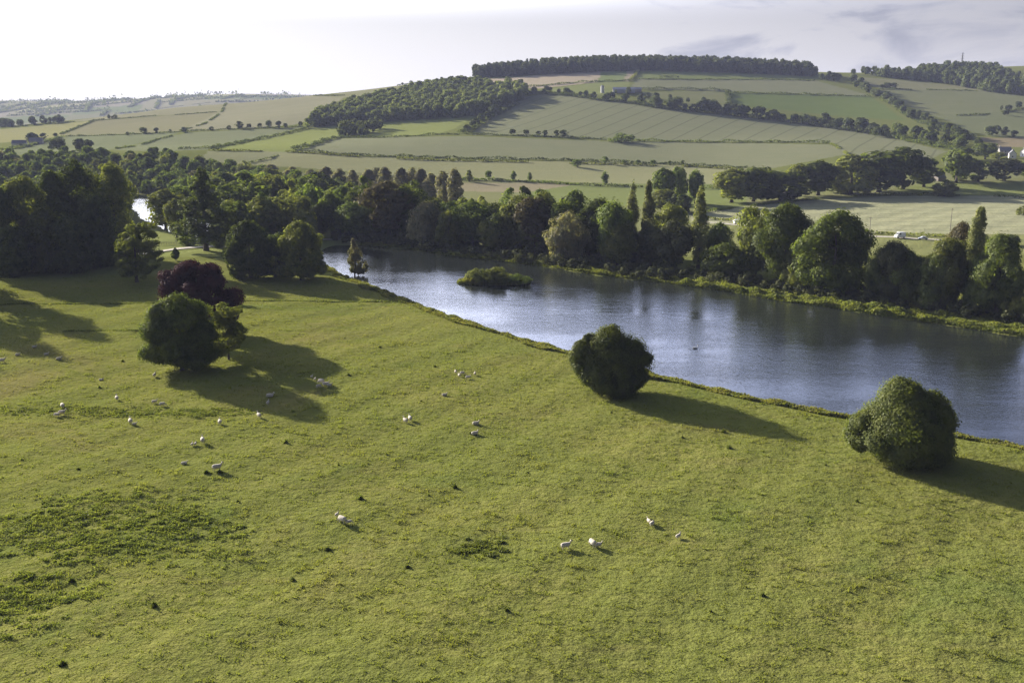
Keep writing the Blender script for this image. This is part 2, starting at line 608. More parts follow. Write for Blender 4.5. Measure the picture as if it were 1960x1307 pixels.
GG = (0.201, 0.209, 0.120)      # grey green cereal
FIELDS = [
    ('floor', (0.184, 0.191, 0.088), [(-200, 330), (2200, 330), (2200, 470), (-200, 470)]),
    ('strip', (0.256, 0.256, 0.134), [(400, 305), (570, 290), (700, 300), (900, 307), (1100, 309), (1300, 316), (1430, 322), (1415, 352), (1200, 352), (1000, 346), (880, 344), (700, 332), (560, 320), (470, 316)]),
    ('strip', (0.231, 0.235, 0.127), [(400, 289), (560, 290), (470, 312), (380, 310)]),
    ('tan', (0.253, 0.224, 0.142), [(860, 350), (1110, 352), (1010, 369), (870, 366)]),
    ('pasture', (0.173, 0.199, 0.073), [(1010, 368), (1110, 352), (1430, 352), (1430, 400), (1300, 400), (1000, 385)]),
    ('lower crop', GG, [(560, 291), (640, 266), (740, 263), (900, 261), (1170, 271), (1400, 274), (1590, 277), (1620, 296), (1480, 322), (1300, 314), (1100, 307), (900, 304), (700, 298)]),
    ('crop', GG, [(900, 258), (925, 235), (1005, 186), (1050, 179), (1140, 190), (1250, 206), (1420, 224), (1560, 238), (1700, 262), (1810, 290), (1760, 320), (1615, 296), (1590, 274), (1400, 272), (1200, 268), (1000, 260)]),
    ('green', (0.206, 0.229, 0.075), [(395, 288), (500, 262), (640, 240), (655, 262), (565, 291)]),
    ('green', (0.206, 0.229, 0.075), [(680, 264), (730, 228), (910, 222), (870, 247), (820, 260), (740, 262)]),
    ('yellow', (0.246, 0.239, 0.106), [(-300, 275), (-200, 255), (0, 248), (175, 232), (115, 262), (0, 274)]),
    ('brown', (.205, .198, .112), [(115, 262), (180, 232), (420, 214), (400, 236), (345, 252), (250, 256), (200, 260)]),
    ('pale', (0.230, 0.223, 0.134), [(110, 236), (330, 204), (540, 182), (480, 195), (425, 213), (180, 231)]),
    ('grey', (0.230, 0.223, 0.141), [(345, 251), (425, 213), (480, 194), (560, 183), (660, 184), (610, 228), (560, 240), (480, 246), (400, 250)]),
    ('blue', (0.173, 0.191, 0.102), [(-300, 300), (0, 288), (120, 262), (345, 254), (220, 286), (100, 296)]),
    ('blue', (0.181, 0.196, 0.107), [(215, 288), (360, 254), (580, 244), (400, 287), (300, 290)]),
    ('skyline', (0.205, 0.205, 0.112), [(620, 184), (760, 158), (900, 146), (985, 166), (960, 176), (800, 172), (650, 188)]),
    ('tan', (0.354, 0.302, 0.221), [(915, 153), (1150, 136), (1145, 158), (1030, 170), (985, 168)]),
    ('green', (0.174, 0.211, 0.085), [(1150, 135), (1202, 135), (1192, 158), (1143, 160)]),
    ('tan', (0.320, 0.276, 0.195), [(1202, 135), (1218, 135), (1208, 156), (1191, 158)]),
    ('green', (0.165, 0.194, 0.069), [(1220, 134), (1570, 142), (1570, 153), (1222, 151)]),
    ('grey', GG, [(1205, 170), (1222, 151), (1400, 152), (1560, 154), (1668, 184), (1500, 179), (1330, 174)]),
    ('bright', (0.198, 0.220, 0.083), [(985, 180), (1145, 158), (1208, 156), (1200, 172), (1150, 182), (1060, 180)]),
    ('bright', (0.131, 0.168, 0.054), [(1395, 178), (1500, 180), (1668, 185), (1735, 232), (1600, 222), (1390, 200)]),
    ('past', (0.188, 0.196, 0.088), [(1215, 178), (1330, 174), (1392, 178), (1395, 206), (1320, 200)]),
    ('right', (0.196, 0.196, 0.108), [(1610, 146), (1700, 152), (1850, 166), (1900, 174), (1690, 172)]),
    ('right', (0.163, 0.174, 0.089), [(1670, 172), (1900, 174), (2200, 182), (2200, 210), (1850, 216), (1800, 226), (1740, 205)]),
    ('right', (0.155, 0.170, 0.085), [(1800, 226), (1850, 216), (2200, 210), (2200, 262), (1900, 262), (1850, 250)]),
    ('tan', (0.227, 0.190, 0.116), [(1870, 264), (2200, 264), (2200, 282), (1900, 282)]),
    ('rows', (0.308, 0.308, 0.189), [(1310, 412), (1400, 398), (1500, 386), (1700, 376), (1900, 375), (2200, 378), (2200, 452), (1900, 448), (1660, 446), (1500, 432), (1330, 428)]),
    ('bright', (0.190, 0.212, 0.075), [(1500, 384), (1700, 372), (1760, 352), (2200, 340), (2200, 377), (1900, 374), (1700, 375)]),
    ('past', (0.205, 0.213, 0.087), [(1330, 430), (1500, 434), (1660, 448), (1960, 450), (2200, 454), (2200, 560), (1600, 560), (1300, 520)]),
    ('park', (0.207, 0.229, 0.081), [(180, 445), (320, 440), (640, 462), (640, 500), (200, 520)]),
]
build_ground()


# ------------------------------------------------------------------ water
def build_water():
    m, N = newmat('water')
    geo = N.n('ShaderNodeNewGeometry')
    pos = geo.outputs['Position']
    b = N.n('ShaderNodeBsdfPrincipled')
    b.inputs['Base Color'].default_value = (.020, .024, .022, 1)
    b.inputs['IOR'].default_value = 1.333
    b.inputs['Roughness'].default_value = .06
    wv = N.math('ADD', N.noise(N.mapping(pos, (.55, 1.3, 1), (0, 0, .5)), 1.5, 3, .6), N.math('MULTIPLY', N.noise(N.mapping(pos, (.5, 1.0, 1), (0, 0, .7)), .35, 2, .5), 1.2))
    b.inputs['Specular IOR Level'].default_value = .62
    bp = N.n('ShaderNodeBump')
    N.put(bp.inputs['Strength'], N.ramp(N.noise(N.mapping(pos, (.6, 1.5, 1), (0, 0, .6)), .028, 4, .6), .36, .62, .15, .32))
    bp.inputs['Distance'].default_value = .30
    N.put(bp.inputs['Height'], wv)
    N.t.links.new(bp.outputs[0], b.inputs['Normal'])
    finish(N, b.outputs[0])
    for name, poly in (('lake', LAKE), ('pond', POND)):
        c = poly.mean(0)
        n = len(poly)
        # grown outwards under the banks
        big = []
        area = sum(poly[i][0] * poly[(i + 1) % n][1] - poly[(i + 1) % n][0] * poly[i][1] for i in range(n))
        sg = 1 if area > 0 else -1
        for i in range(n):
            e = poly[(i + 1) % n] - poly[i - 1]
            nn = np.array([e[1], -e[0]]) * sg / np.linalg.norm(e)
            big.append(poly[i] + nn * 2.5)
        bm = bmesh.new()
        f = bm.faces.new([bm.verts.new((p[0], p[1], WATER_Z)) for p in big])
        bm.normal_update()
        if f.normal.z < 0: f.normal_flip()
        bmesh.ops.triangulate(bm, faces=[f])
        me = bpy.data.meshes.new(name); bm.to_mesh(me); bm.free()
        me.materials.append(m)
        tag(link(name, me), kind='structure')


build_water()


# ------------------------------------------------------------------ leaves and crowns
def unit(n, g):
    v = g.normal(size=(n, 3))
    return v / np.linalg.norm(v, axis=1, keepdims=True)


def leaf_quads(C, Nrm, size, g, aspect=1.5, droop=None):
    n = len(C)
    Nrm = Nrm / (np.linalg.norm(Nrm, axis=1, keepdims=True) + 1e-9)
    r = unit(n, g) if droop is None else np.array([[0, 0, -1.0]]) + unit(n, g) * droop
    a = r - (r * Nrm).sum(1, keepdims=True) * Nrm
    a /= np.linalg.norm(a, axis=1, keepdims=True) + 1e-9
    b = np.cross(Nrm, a)
    s = (size * g.uniform(.55, 1.4, n))[:, None]
    la, lb = a * s * .5 * aspect, b * s * .5
    fold = Nrm * s * .15
    V = np.stack([C - la, C + lb + fold, C + la, C - lb + fold], 1)
    return V.reshape(-1, 3)


def prof(kind, t):
    if kind == 'round': return np.sqrt(np.clip(1 - (2 * t - 1) ** 2, 0, 1)) ** .75
    if kind == 'dome':
        return np.where(t > .32, np.sqrt(np.clip(1 - ((t - .32) / .68) ** 2, 0, 1)), .78 + .22 * t / .32)
    if kind == 'cone': return np.where(t < .22, .86 + .14 * t / .22, np.clip((1 - t) / .78, 0, 1) ** .72)
    if kind == 'bell': return np.where(t > .22, np.clip(1 - ((t - .22) / .78) ** 1.9, 0, 1) ** .62, .84 + .16 * t / .22)
    if kind == 'poplar': return np.sin(np.pi * (t * .88 + .09)) ** .55 * (1.1 - .4 * t)
    if kind == 'spire': return np.clip(1 - t, 0, 1) ** .85 + .03
    if kind == 'spread': return np.where(t > .45, np.sqrt(np.clip(1 - ((t - .45) / .55) ** 2, 0, 1)), .45 + .55 * t / .45)
    if kind == 'tall': return np.where(t > .6, np.sqrt(np.clip(1 - ((t - .6) / .4) ** 2, 0, 1)), .80 + .2 * np.sin(t * 9))
    return 1 + 0 * t


def crown(kind, H, Wd, zb, nb, nl, leaf, seed, rb=None, inner=.5, flat_=1.0, sx=1.0, lean=0.0, dens=.92, droop=None, aspect=1.5, out_=.85):
    g = np.random.default_rng(seed)
    t = g.uniform(0, 1, nb * 8)
    keep = g.uniform(0, 1, nb * 8) < prof(kind, t) ** .8 + .05
    t = t[keep][:nb]
    n = len(t)
    rb0 = rb if rb else Wd * .17
    rr = rb0 * g.uniform(.5, 1.45, n)
    rad = prof(kind, t) * Wd * .5
    rr = np.minimum(rr, np.maximum(rad * .9, rb0 * .35))
    an = g.uniform(0, 2 * np.pi, n)
    q = g.uniform(inner, 1, n)
    rho = np.maximum(rad - rr * .8, 0) * q
    zlo, zhi = zb + rr * .5 * flat_, H - rr * .85 * flat_
    z = zlo + t * (zhi - zlo)
    C = np.stack([rho * np.cos(an) * sx, rho * np.sin(an), z], 1)
    wgt = rr ** 2; wgt /= wgt.sum()
    idx = g.choice(n, nl, p=wgt)
    dv = unit(nl, g)
    outw = C[idx] - np.array([0, 0, zb + (H - zb) * .45])
    outw /= np.linalg.norm(outw, axis=1, keepdims=True) + 1e-6
    flip = ((dv * outw).sum(1) < -.1) & (g.uniform(0, 1, nl) < .6)
    dv[flip] *= -1
    rf = rr[idx] * g.normal(dens, .16, nl)
    sc = np.array([sx ** .5, 1, flat_])
    P = C[idx] + dv * rf[:, None] * sc
    ph = g.uniform(0, 6.28, 3); am = g.uniform(.04, .15, 3)
    for Q in (P, C):
        th = np.arctan2(Q[:, 1], Q[:, 0])
        m_ = 1 + am[0] * np.sin(2 * th + ph[0]) + am[1] * np.sin(3 * th + ph[1] + Q[:, 2] / H * 4) + am[2] * np.sin(Q[:, 2] / H * 9 + ph[2])
        Q[:, :2] *= m_[:, None]
    if lean: P[:, 0] += lean * (P[:, 2] / H) ** 1.5 * H
    P[:, 2] = np.maximum(P[:, 2], .15)
    nr = dv * (out_ + .3) + np.array([0, 0, .22]) + unit(nl, g) * .42
    return leaf_quads(P, nr, leaf, g, aspect, droop), C


def conifer_crown(H, Wd, zb, tiers, nl, leaf, seed, broad=False):
    g = np.random.default_rng(seed)
    nbr = tiers * 7
    t = (np.repeat(np.arange(tiers), 7) + g.uniform(-.3, .3, nbr)) / tiers
    t = np.clip(t, 0, .985)
    an = g.uniform(0, 2 * np.pi, nbr)
    L = (np.minimum(1, (1 - t) * 1.7 + .05) if broad else prof('spire', t)) * Wd * .5 * g.uniform(.35 if broad else .6, 1.12, nbr)
    idx = g.choice(nbr, nl, p=L / L.sum())
    u = np.sqrt(g.uniform(0, 1, nl))
    r = L[idx] * u
    wd = L[idx] * .22 * (1.15 - u) + .25
    lat = g.normal(0, 1, nl) * wd
    z = zb + t[idx] * (H - zb) - r * .28 + r * r * .012 + g.normal(0, .22 + .02 * H * .3, nl) - np.abs(g.normal(0, .25, nl))
    P = np.stack([r * np.cos(an[idx]) - lat * np.sin(an[idx]), r * np.sin(an[idx]) + lat * np.cos(an[idx]), np.maximum(z, .2)], 1)
    nr = np.stack([np.cos(an[idx]) * .4, np.sin(an[idx]) * .4, np.ones(nl)], 1) + unit(nl, g) * .6
    return leaf_quads(P, nr, leaf, g, 1.6), P


def trunk_mesh(name, H, zb, r0, C, seed, mat=None, lean=0.0, nlimb=7, top=.75):
    g = np.random.default_rng(seed + 5)
    mb = MB()
    k = 6
    pts, rad = [], []
    for i in range(k + 1):
        f = i / k
        z = H * top * f
        pts.append((lean * (z / H) ** 1.5 * H + g.normal(0, .02) * H * f * .3, g.normal(0, .02) * H * f * .3, z - .3 * (i == 0)))
        rad.append(r0 * (1.45 if i == 0 else 1 - .85 * f))
    mb.tube(pts, rad, 8)
    if len(C):
        order = g.permutation(len(C))[:nlimb]
        for j in order:
            c = C[j]
            s = max(zb * .8, min(c[2] - .15 * H, H * top * .8))
            f = s / (H * top)
            x0 = lean * (s / H) ** 1.5 * H
            a = Vector((x0, 0, s)); b = Vector((c[0], c[1], c[2]))
            mid = a.lerp(b, .55) + Vector((0, 0, -.04 * H))
            rr = r0 * max(.15, .55 * (1 - f * .8))
            mb.tube([a, mid, b], [rr, rr * .6, rr * .15], 6)
    return mb.mesh(name, mat or BARK, True)


# ------------------------------------------------------------------ tree prototypes
# each prototype: crown quads at H = 1 unit height 10 m; scaled per tree
PROTO = {}


def proto(kind, tone, lod):
    """shared crown and trunk meshes of one kind; unit tree is 10 m tall, 8 m wide"""
    key = (kind, tone, lod)
    if key in PROTO: return PROTO[key]
    base = kind.rstrip('0123456789')
    sd = sum(ord(c) * (i + 3) for i, c in enumerate(kind)) + 1000
    nl, leaf = {'near': (26000, .20), 'mid': (9000, .30), 'low': (2600, .52), 'far': (1000, .78)}[lod]
    if base == 'oak': V, C = crown('spread', 10, 8, 1.4, 44 if lod != 'far' else 22, nl, leaf, sd, 1.25, .4)
    elif base == 'round': V, C = crown('round', 10, 8, 1.0, 46 if lod != 'far' else 26, nl, leaf, sd, 1.3, .55)
    elif base == 'dome': V, C = crown('dome', 10, 8, .5, 50 if lod != 'far' else 26, nl, leaf, sd, 1.1, .6)
    elif base == 'tall': V, C = crown('tall', 10, 5.2, .8, 75, nl, leaf * .85, sd, .85, .5)
    elif base == 'poplar': V, C = crown('poplar', 10, 2.0, .7, 70, int(nl * .6), leaf * .55, sd, .42, .4, 1.5)
    elif base == 'willow': V, C = crown('dome', 10, 8, .6, 60, nl, leaf * .8, sd, 1.2, .5, 1.25, droop=.5, aspect=2.4)
    elif base == 'aspen': V, C = crown('poplar', 10, 4.0, 1.2, 55, int(nl * .8), leaf * .7, sd, .75, .4, 1.3, aspect=1.8)
    elif base == 'fir': V, C = conifer_crown(10, 4.2, .9, 24, nl, leaf * .8, sd)
    elif base == 'pine': V, C = crown('spread', 10, 7, 2.2, 46, nl, leaf * .9, sd, 1.0, .25, .62)
    elif base == 'bush': V, C = crown('dome', 10, 13, .1, 34, nl, leaf, sd, 1.6, .3, dens=.88)
    V = V.astype(np.float32)
    cm = mesh_np('crown', V, quads(V), LEAF[tone])
    r0 = {'poplar': .16, 'fir': .24, 'bush': .12}.get(base, .28)
    tm = trunk_mesh('trunk', 10, 1.5, r0, C[:60] if base != 'fir' else [], sd, None, 0, 6, {'fir': .97, 'poplar': .8}.get(base, .7))
    PROTO[key] = (cm, tm, {'poplar': 2.0, 'tall': 5.2, 'aspen': 4.0, 'fir': 4.2, 'pine': 7, 'bush': 13}.get(base, 8), V)
    return PROTO[key]


NAMEOF = {'oak': 'broadleaf_tree', 'round': 'broadleaf_tree', 'dome': 'broadleaf_tree', 'tall': 'broadleaf_tree', 'poplar': 'poplar_tree', 'willow': 'willow_tree', 'aspen': 'willow_tree',
          'fir': 'conifer_tree', 'pine': 'pine_tree', 'bush': 'shrub'}
TREES = []          # (empty, px, dict)


def tree(kind, tone, lod, P, H, Wm, label, group=None, cat='tree', name=None, rz=None, flat_single=False, sx=1.0):
    cm, tm, w0, _ = proto(kind, tone, lod)
    base = kind.rstrip('0123456789')
    rz = random.uniform(0, 6.28) if rz is None else rz
    k = Wm / w0
    nm = name or NAMEOF[base]
    P = (float(P[0]), float(P[1]), float(P[2]))
    if flat_single:
        o = link(nm, cm, None, P)
        o.rotation_euler = (0, 0, rz); o.scale = (k, k, H / 10)
        return tag(o, label, cat, group)
    e = empty(nm, P, rz)
    e.scale = (k, k, H / 10)
    c = link('crown', cm, e); t = link('trunk', tm, e)
    return tag(e, label, cat, group)


def big_tree(name, P, H, V, C, leafm, r0, label, zb, cat='tree', lean=0.0, bark=None, nlimb=9, group=None, seed=1, top=.75):
    e = empty(name, tuple(map(float, P)))
    V = V.astype(np.float32)
    link('crown', mesh_np('crown', V, quads(V), leafm), e)
    link('trunk', trunk_mesh('trunk', H, zb, r0, C, seed, bark, lean, nlimb, top), e)
    return tag(e, label, cat, group)


def spot(px, ybase, ytop, wpx):
    P = gnd(px, ybase)
    return P, top_height(px, ytop, P), wpx * mpp(P)


# ------------------------------------------------------------------ parkland trees near the camera
def near_trees():
    # the dark conical tree with the copper beech behind it
    P, H, Wm = spot(350, 708, 556, 150)
    V, C = crown('bell', H, Wm, 1.8, 105, 64000, .30, 11, 2.0, .6, .85)
    big_tree('broadleaf_tree', P, H, V, C, LEAF['dark'], .5, 'dark dense cone shaped tree standing in front of the copper beech', 1.2, seed=11)
    P, H, Wm = spot(384, 640, 496, 172)
    V, C = crown('dome', H, Wm, 2.6, 80, 50000, .36, 12, 2.1, .55, .75)
    big_tree('copper_beech', P, H, V, C, LEAF['copper'], .6, 'purple leaved copper beech behind the dark cone shaped tree', 1.2, seed=12)
    P, H, Wm = spot(438, 688, 585, 82)
    V, C = crown('oak', H, Wm, 2.0, 46, 9000, .34, 13, 1.2, .3, .7)
    big_tree('broadleaf_tree', P, H, V, C, LEAF['olive'], .22, 'thin loose branched tree at the right side of dark cone shaped tree', 2.5, nlimb=16, seed=13)
    # two round trees by the lake: several domes grown together
    def lobed(H, Wm, lobes, seed):
        Vs, Cs = [], []
        for i, (cx, cy, zb, fh, fw, kind, nb, nl) in enumerate(lobes):
            V, C = crown(kind, H * fh, Wm * fw, zb, int(nb * .62), nl, .25, seed + i, Wm * fw * .20, .72, .85, dens=.93)
            off = np.array([cx * Wm, cy * Wm, 0])
            Vs.append(V + off); Cs.append(C + off)
        return np.concatenate(Vs), np.concatenate(Cs)
    P, H, Wm = spot(1168, 752, 621, 146)
    V, C = lobed(H, Wm, [(.03, 0, .7, 1, .90, 'dome', 80, 70000), (-.26, .0, 2.6, .86, .52, 'round', 36, 24000), (.30, .0, 1.6, .76, .46, 'round', 32, 18000), (-.02, -.2, .9, .72, .60, 'dome', 36, 24000), (-.28, -.06, 1.9, .62, .42, 'round', 20, 11000)], 14)
    big_tree('broadleaf_tree', P, H, V, C, LEAF['bush'], .5, 'round dense tree on the near lake bank in the middle of the meadow edge', 1.0, seed=14)
    P, H, Wm = spot(1720, 878, 711, 194)
    V, C = lobed(H, Wm, [(-.01, 0, .6, 1, .74, 'bell', 84, 70000), (.26, .04, .8, .80, .54, 'dome', 54, 38000), (-.33, -.02, 1.2, .56, .40, 'round', 36, 22000), (-.08, -.2, 1.0, .74, .66, 'dome', 46, 36000), (.12, -.2, .9, .58, .6, 'dome', 36, 24000), (.34, .02, .8, .58, .34, 'round', 22, 11000)], 24)
    big_tree('broadleaf_tree', P, H, V, C, LEAF['bush'], .6, 'large round dense tree on the near lake bank at the right', 1.0, seed=15)
    # trees at the head of the lake
    P, H, Wm = spot(480, 532, 422, 108)
    V, C = crown('dome', H, Wm, .5, 120, 26000, .5, 16, 2.1, .6, .9)
    big_tree('broadleaf_tree', P, H, V, C, LEAF['dark'], .6, 'big dark round tree beside the olive tree at the head of lake', 1.2, seed=16)
    P, H, Wm = spot(528, 528, 440, 60)
    V, C = crown('round', H, Wm, .6, 50, 10000, .5, 17, 1.7, .5)
    big_tree('broadleaf_tree', P, H, V, C, LEAF['dark'], .4, 'narrow dark tree squeezed between the big dark tree and olive tree', 1.2, seed=17)
    P, H, Wm = spot(577, 536, 423, 108)
    V, C = crown('dome', H, Wm, 1.6, 110, 22000, .5, 18, 1.9, .5, .85)
    big_tree('broadleaf_tree', P, H, V, C, LEAF['olive'], .5, 'olive tree with visible trunk on the shore at the head of lake', 2.0, seed=18)
    P, H, Wm = spot(679, 534, 453, 38)
    V, C = crown('cone', H, Wm, 1.8, 110, 7000, .26, 19, .62, .25, 1.5, lean=-.12, dens=.85, droop=.4, aspect=2.4)
    V[:, 0] += 1.4
    big_tree('weeping_tree', P, H, V, C * 0.9, LEAF['grey'], .28, 'small pale weeping tree leaning over the water at the lake head', 2.0, lean=.10, seed=19, nlimb=6)
    # pale loose tree before the dark lime group
    P, H, Wm = spot(262, 540, 425, 100)
    V, C = crown('oak', H, Wm, 2.5, 60, 13000, .5, 20, 1.9, .35, .55)
    big_tree('broadleaf_tree', P, H, V, C, LEAF['yellow'], .5, 'yellow green loose tree standing before the tall dark group on left', 2.5, nlimb=14, seed=20)
    P, H, Wm = spot(337, 499, 473, 20)
    V, C = crown('cone', H, Wm, 1.2, 20, 1800, .4, 21, .9, .3)
    big_tree('sapling', P, H, V, C, LEAF['mid'], .12, 'small lone sapling on the sunlit grass below the track', 1.2, nlimb=3, seed=21)
    # tall conifer
    P = gnd(395, 480)
    H = top_height(395, 318, P)
    V, C = conifer_crown(H, 118 * mpp(P), H * .16, 24, 19000, .62, 22, True)
    big_tree('conifer_tree', P, H, V, [], LEAF['dark'], .95, 'tall dark spired conifer by the track left of the lake', 2, seed=22, top=.97)
    # the tall dark group on the left
    specs = [(58, 512, 335, 100, 'tall dark lime tree, leftmost whole one of the tall group'), (112, 505, 325, 86, 'tall dark lime tree, second from left in the tall group'),
             (160, 500, 304, 92, 'tallest dark lime tree in the middle of the tall group'), (226, 498, 306, 92, 'tall dark lime tree, rightmost of the tall group'),
             (195, 512, 372, 70, 'lower dark tree at the foot of the two tallest limes'), (8, 520, 350, 80, 'tall dark lime tree cut by the left picture edge'),
             (90, 520, 400, 80, 'lower dark tree in front of the left limes'), (30, 528, 430, 80, 'low dark bushy tree at the left picture edge before limes'),
             (140, 522, 410, 80, 'lower dark tree before the tallest lime'), (246, 490, 415, 36, 'loose dark tree at right edge of tall lime group before pond')]
    for i, (px, yb, yt, wp, lab) in enumerate(specs):
        P, H, Wm = spot(px, yb, yt, wp)
        V, C = crown('tall', H, Wm, 1.0, 130, 17000, .62, 30 + i, 2.5, .5, 1.15)
        big_tree('lime_tree', P, H, V, C, LEAF['dark' if i % 3 else 'olive'], .8, lab, 2, seed=30 + i, group='tall dark limes on the left')
    for i, (px, D, h) in enumerate([(-66, 374, 36), (-72, 322, 36), (-152, 303, 36), (-265, 286, 36)]):
        P = at(px, D)
        V, C = crown('tall', h, 17, 1.0, 110, 9000, .8, 50 + i, 2.5, .5, 1.15)
        big_tree('lime_tree', P, h, V, C, LEAF['dark'], .8, ['tall lime just outside the picture left of the tall group', 'tall lime outside the picture nearer than the tall group', 'tall lime outside the picture casting the lowest shadow', 'shorter lime outside the picture left of the meadow'][i], 2, seed=50 + i, group='tall dark limes on the left')


near_trees()

ORD = ['zeroth', 'first', 'second', 'third', 'fourth', 'fifth', 'sixth', 'seventh', 'eighth', 'ninth', 'tenth', 'eleventh', 'twelfth', 'thirteenth', 'fourteenth', 'fifteenth', 'sixteenth', 'seventeenth', 'eighteenth', 'nineteenth', 'twentieth'] + ['twenty-' + s for s in ('first', 'second', 'third', 'fourth', 'fifth', 'sixth', 'seventh', 'eighth', 'ninth')] + ['thirtieth'] + ['thirty-' + s for s in ('first', 'second', 'third', 'fourth', 'fifth', 'sixth', 'seventh', 'eighth', 'ninth')] + ['fortieth'] + ['forty-' + s for s in ('first', 'second', 'third', 'fourth', 'fifth', 'sixth', 'seventh', 'eighth', 'ninth')] + ['fiftieth']
TONEWORD = {'dark': 'dark green', 'mid': 'mid green', 'olive': 'olive green', 'bright': 'bright green', 'yellow': 'yellow green', 'grey': 'pale grey green', 'poplar': 'grey olive', 'pine': 'blackish', 'brown': 'brownish', 'blue': 'bluish green'}


# ------------------------------------------------------------------ trees along the far lake bank (hand placed)
BELT = [
    # kind tone px ybase ytop width label
    ('willow1', 'grey', 818, 476, 386, 88, 'pale grey willow overhanging the far bank left of the island'),
    ('willow2', 'grey', 1084, 507, 398, 84, 'pale grey willow leaning over the far bank right of the island'),
    ('poplar1', 'poplar', 1208, 500, 343, 27, 'tall slender poplar, left one of the touching pair'),
    ('poplar2', 'poplar', 1238, 505, 339, 31, 'tall slender poplar, right one of the touching pair'),
    ('poplar3', 'poplar', 1336, 520, 354, 40, 'tall lone poplar standing over the middle of far bank'),
    ('poplar1', 'poplar', 1858, 596, 390, 46, 'tall pale poplar nearest the right picture edge'),
    ('dome1', 'bright', 1593, 572, 400, 150, 'largest bright green broad tree on the far bank'),
    ('round1', 'dark', 1500, 550, 390, 108, 'tall dark oak just left of the largest bright tree'),
    ('round2', 'yellow', 1444, 538, 388, 96, 'light yellow green tree behind left of the tall dark oak'),
    ('round1', 'dark', 1388, 538, 462, 92, 'low dark round tree between lone poplar and tall dark oak'),
    ('oak2', 'mid', 1376, 512, 425, 60, 'mid green tree peeping above the low dark round tree'),
    ('dome2', 'olive', 1522, 560, 470, 62, 'small olive bushy tree at the foot of the largest bright tree'),
    ('oak2', 'pine', 1704, 586, 460, 80, 'blackish tree right of the largest bright tree'),
    ('dome1', 'dark', 1757, 592, 488, 58, 'slim dark tree between the blackish tree and olive tree'),
    ('oak1', 'olive', 1806, 598, 452, 92, 'olive brown tree left of the tall pale poplar'),
    ('oak1', 'brown', 1828, 585, 425, 70, 'brownish pine crown behind the tall pale poplar'),
    ('oak2', 'dark', 1905, 612, 449, 120, 'wide dark tree right of the tall pale poplar'),
    ('round1', 'dark', 1676, 582, 474, 56, 'dark tree tucked against the right side of largest bright tree'),
    ('oak1', 'dark', 1734, 590, 480, 60, 'dark loose tree between the blackish tree and the slim dark tree'),
    ('dome1', 'dark', 1785, 598, 476, 76, 'low dark dense tree left of the olive brown bank tree'),
    ('dome2', 'dark', 1875, 608, 482, 80, 'low dark dense tree at the foot of tall pale poplar'),
    ('bush1', 'olive', 1950, 622, 560, 70, 'low olive bush at the right picture edge on far bank'),
    ('round2', 'olive', 1182, 514, 428, 76, 'olive round tree before the touching poplar pair'),
    ('oak1', 'pine', 1290, 522, 420, 84, 'blackish tree between the poplar pair and lone poplar'),
    ('round2', 'olive', 1278, 500, 388, 72, 'yellow green tree right behind the poplar pair'),
    ('oak2', 'dark', 1148, 497, 378, 90, 'dark oak with bare lower trunks left of the poplar pair'),
    ('pine1', 'brown', 1022, 490, 372, 88, 'brownish pine left of the pale willow near the island'),
    ('oak1', 'dark', 972, 486, 392, 84, 'dark tree left of the brownish pine behind the island'),
    ('round1', 'mid', 905, 480, 384, 92, 'mid green round tree between the pale left willow and dark tree'),
    ('oak2', 'olive', 945, 488, 414, 64, 'small olive tree low on the far bank behind the island'),
    ('pine2', 'brown', 745, 468, 347, 110, 'broad brownish pine, widest at the lake head'),
    ('oak1', 'dark', 790, 466, 345, 86, 'dark tree behind the pale left willow'),
    ('round2', 'mid', 690, 462, 384, 92, 'mid green round tree right beside the dam'),
    ('dome1', 'bright', 655, 458, 400, 50, 'bright green low tree over the end of the dam'),
    ('willow2', 'olive', 860, 482, 400, 54, 'olive willow beside the pale left willow'),
    ('round1', 'olive', 1040, 488, 368, 70, 'olive round tree behind the brownish pine'),
    ('dome1', 'mid', 1100, 490, 362, 84, 'mid green tree behind the pale right willow'),
    ('oak1', 'pine', 1245, 515, 432, 70, 'blackish low tree in front of the poplar pair'),
]


def bank_limit(px, ybase):
    return ybase


def lod_for(P):
    D = P[1]
    return 'near' if D < 330 else 'mid' if D < 480 else 'low' if D < 760 else 'far'


for i_, (kind, tone, px, yb, yt, wp, lab) in enumerate(BELT):
    kind = kind.rstrip('0123456789') + str(20 + i_)
    yb2 = yb - 6
    P = gnd(px, yb2)
    while P[2] < -.4 and yb2 > 400:
        yb2 -= 3; P = gnd(px, yb2)
    H = top_height(px, yt, P)
    tree(kind, tone, lod_for(P), P, H, wp * mpp(P), lab, 'trees on the far lake bank')

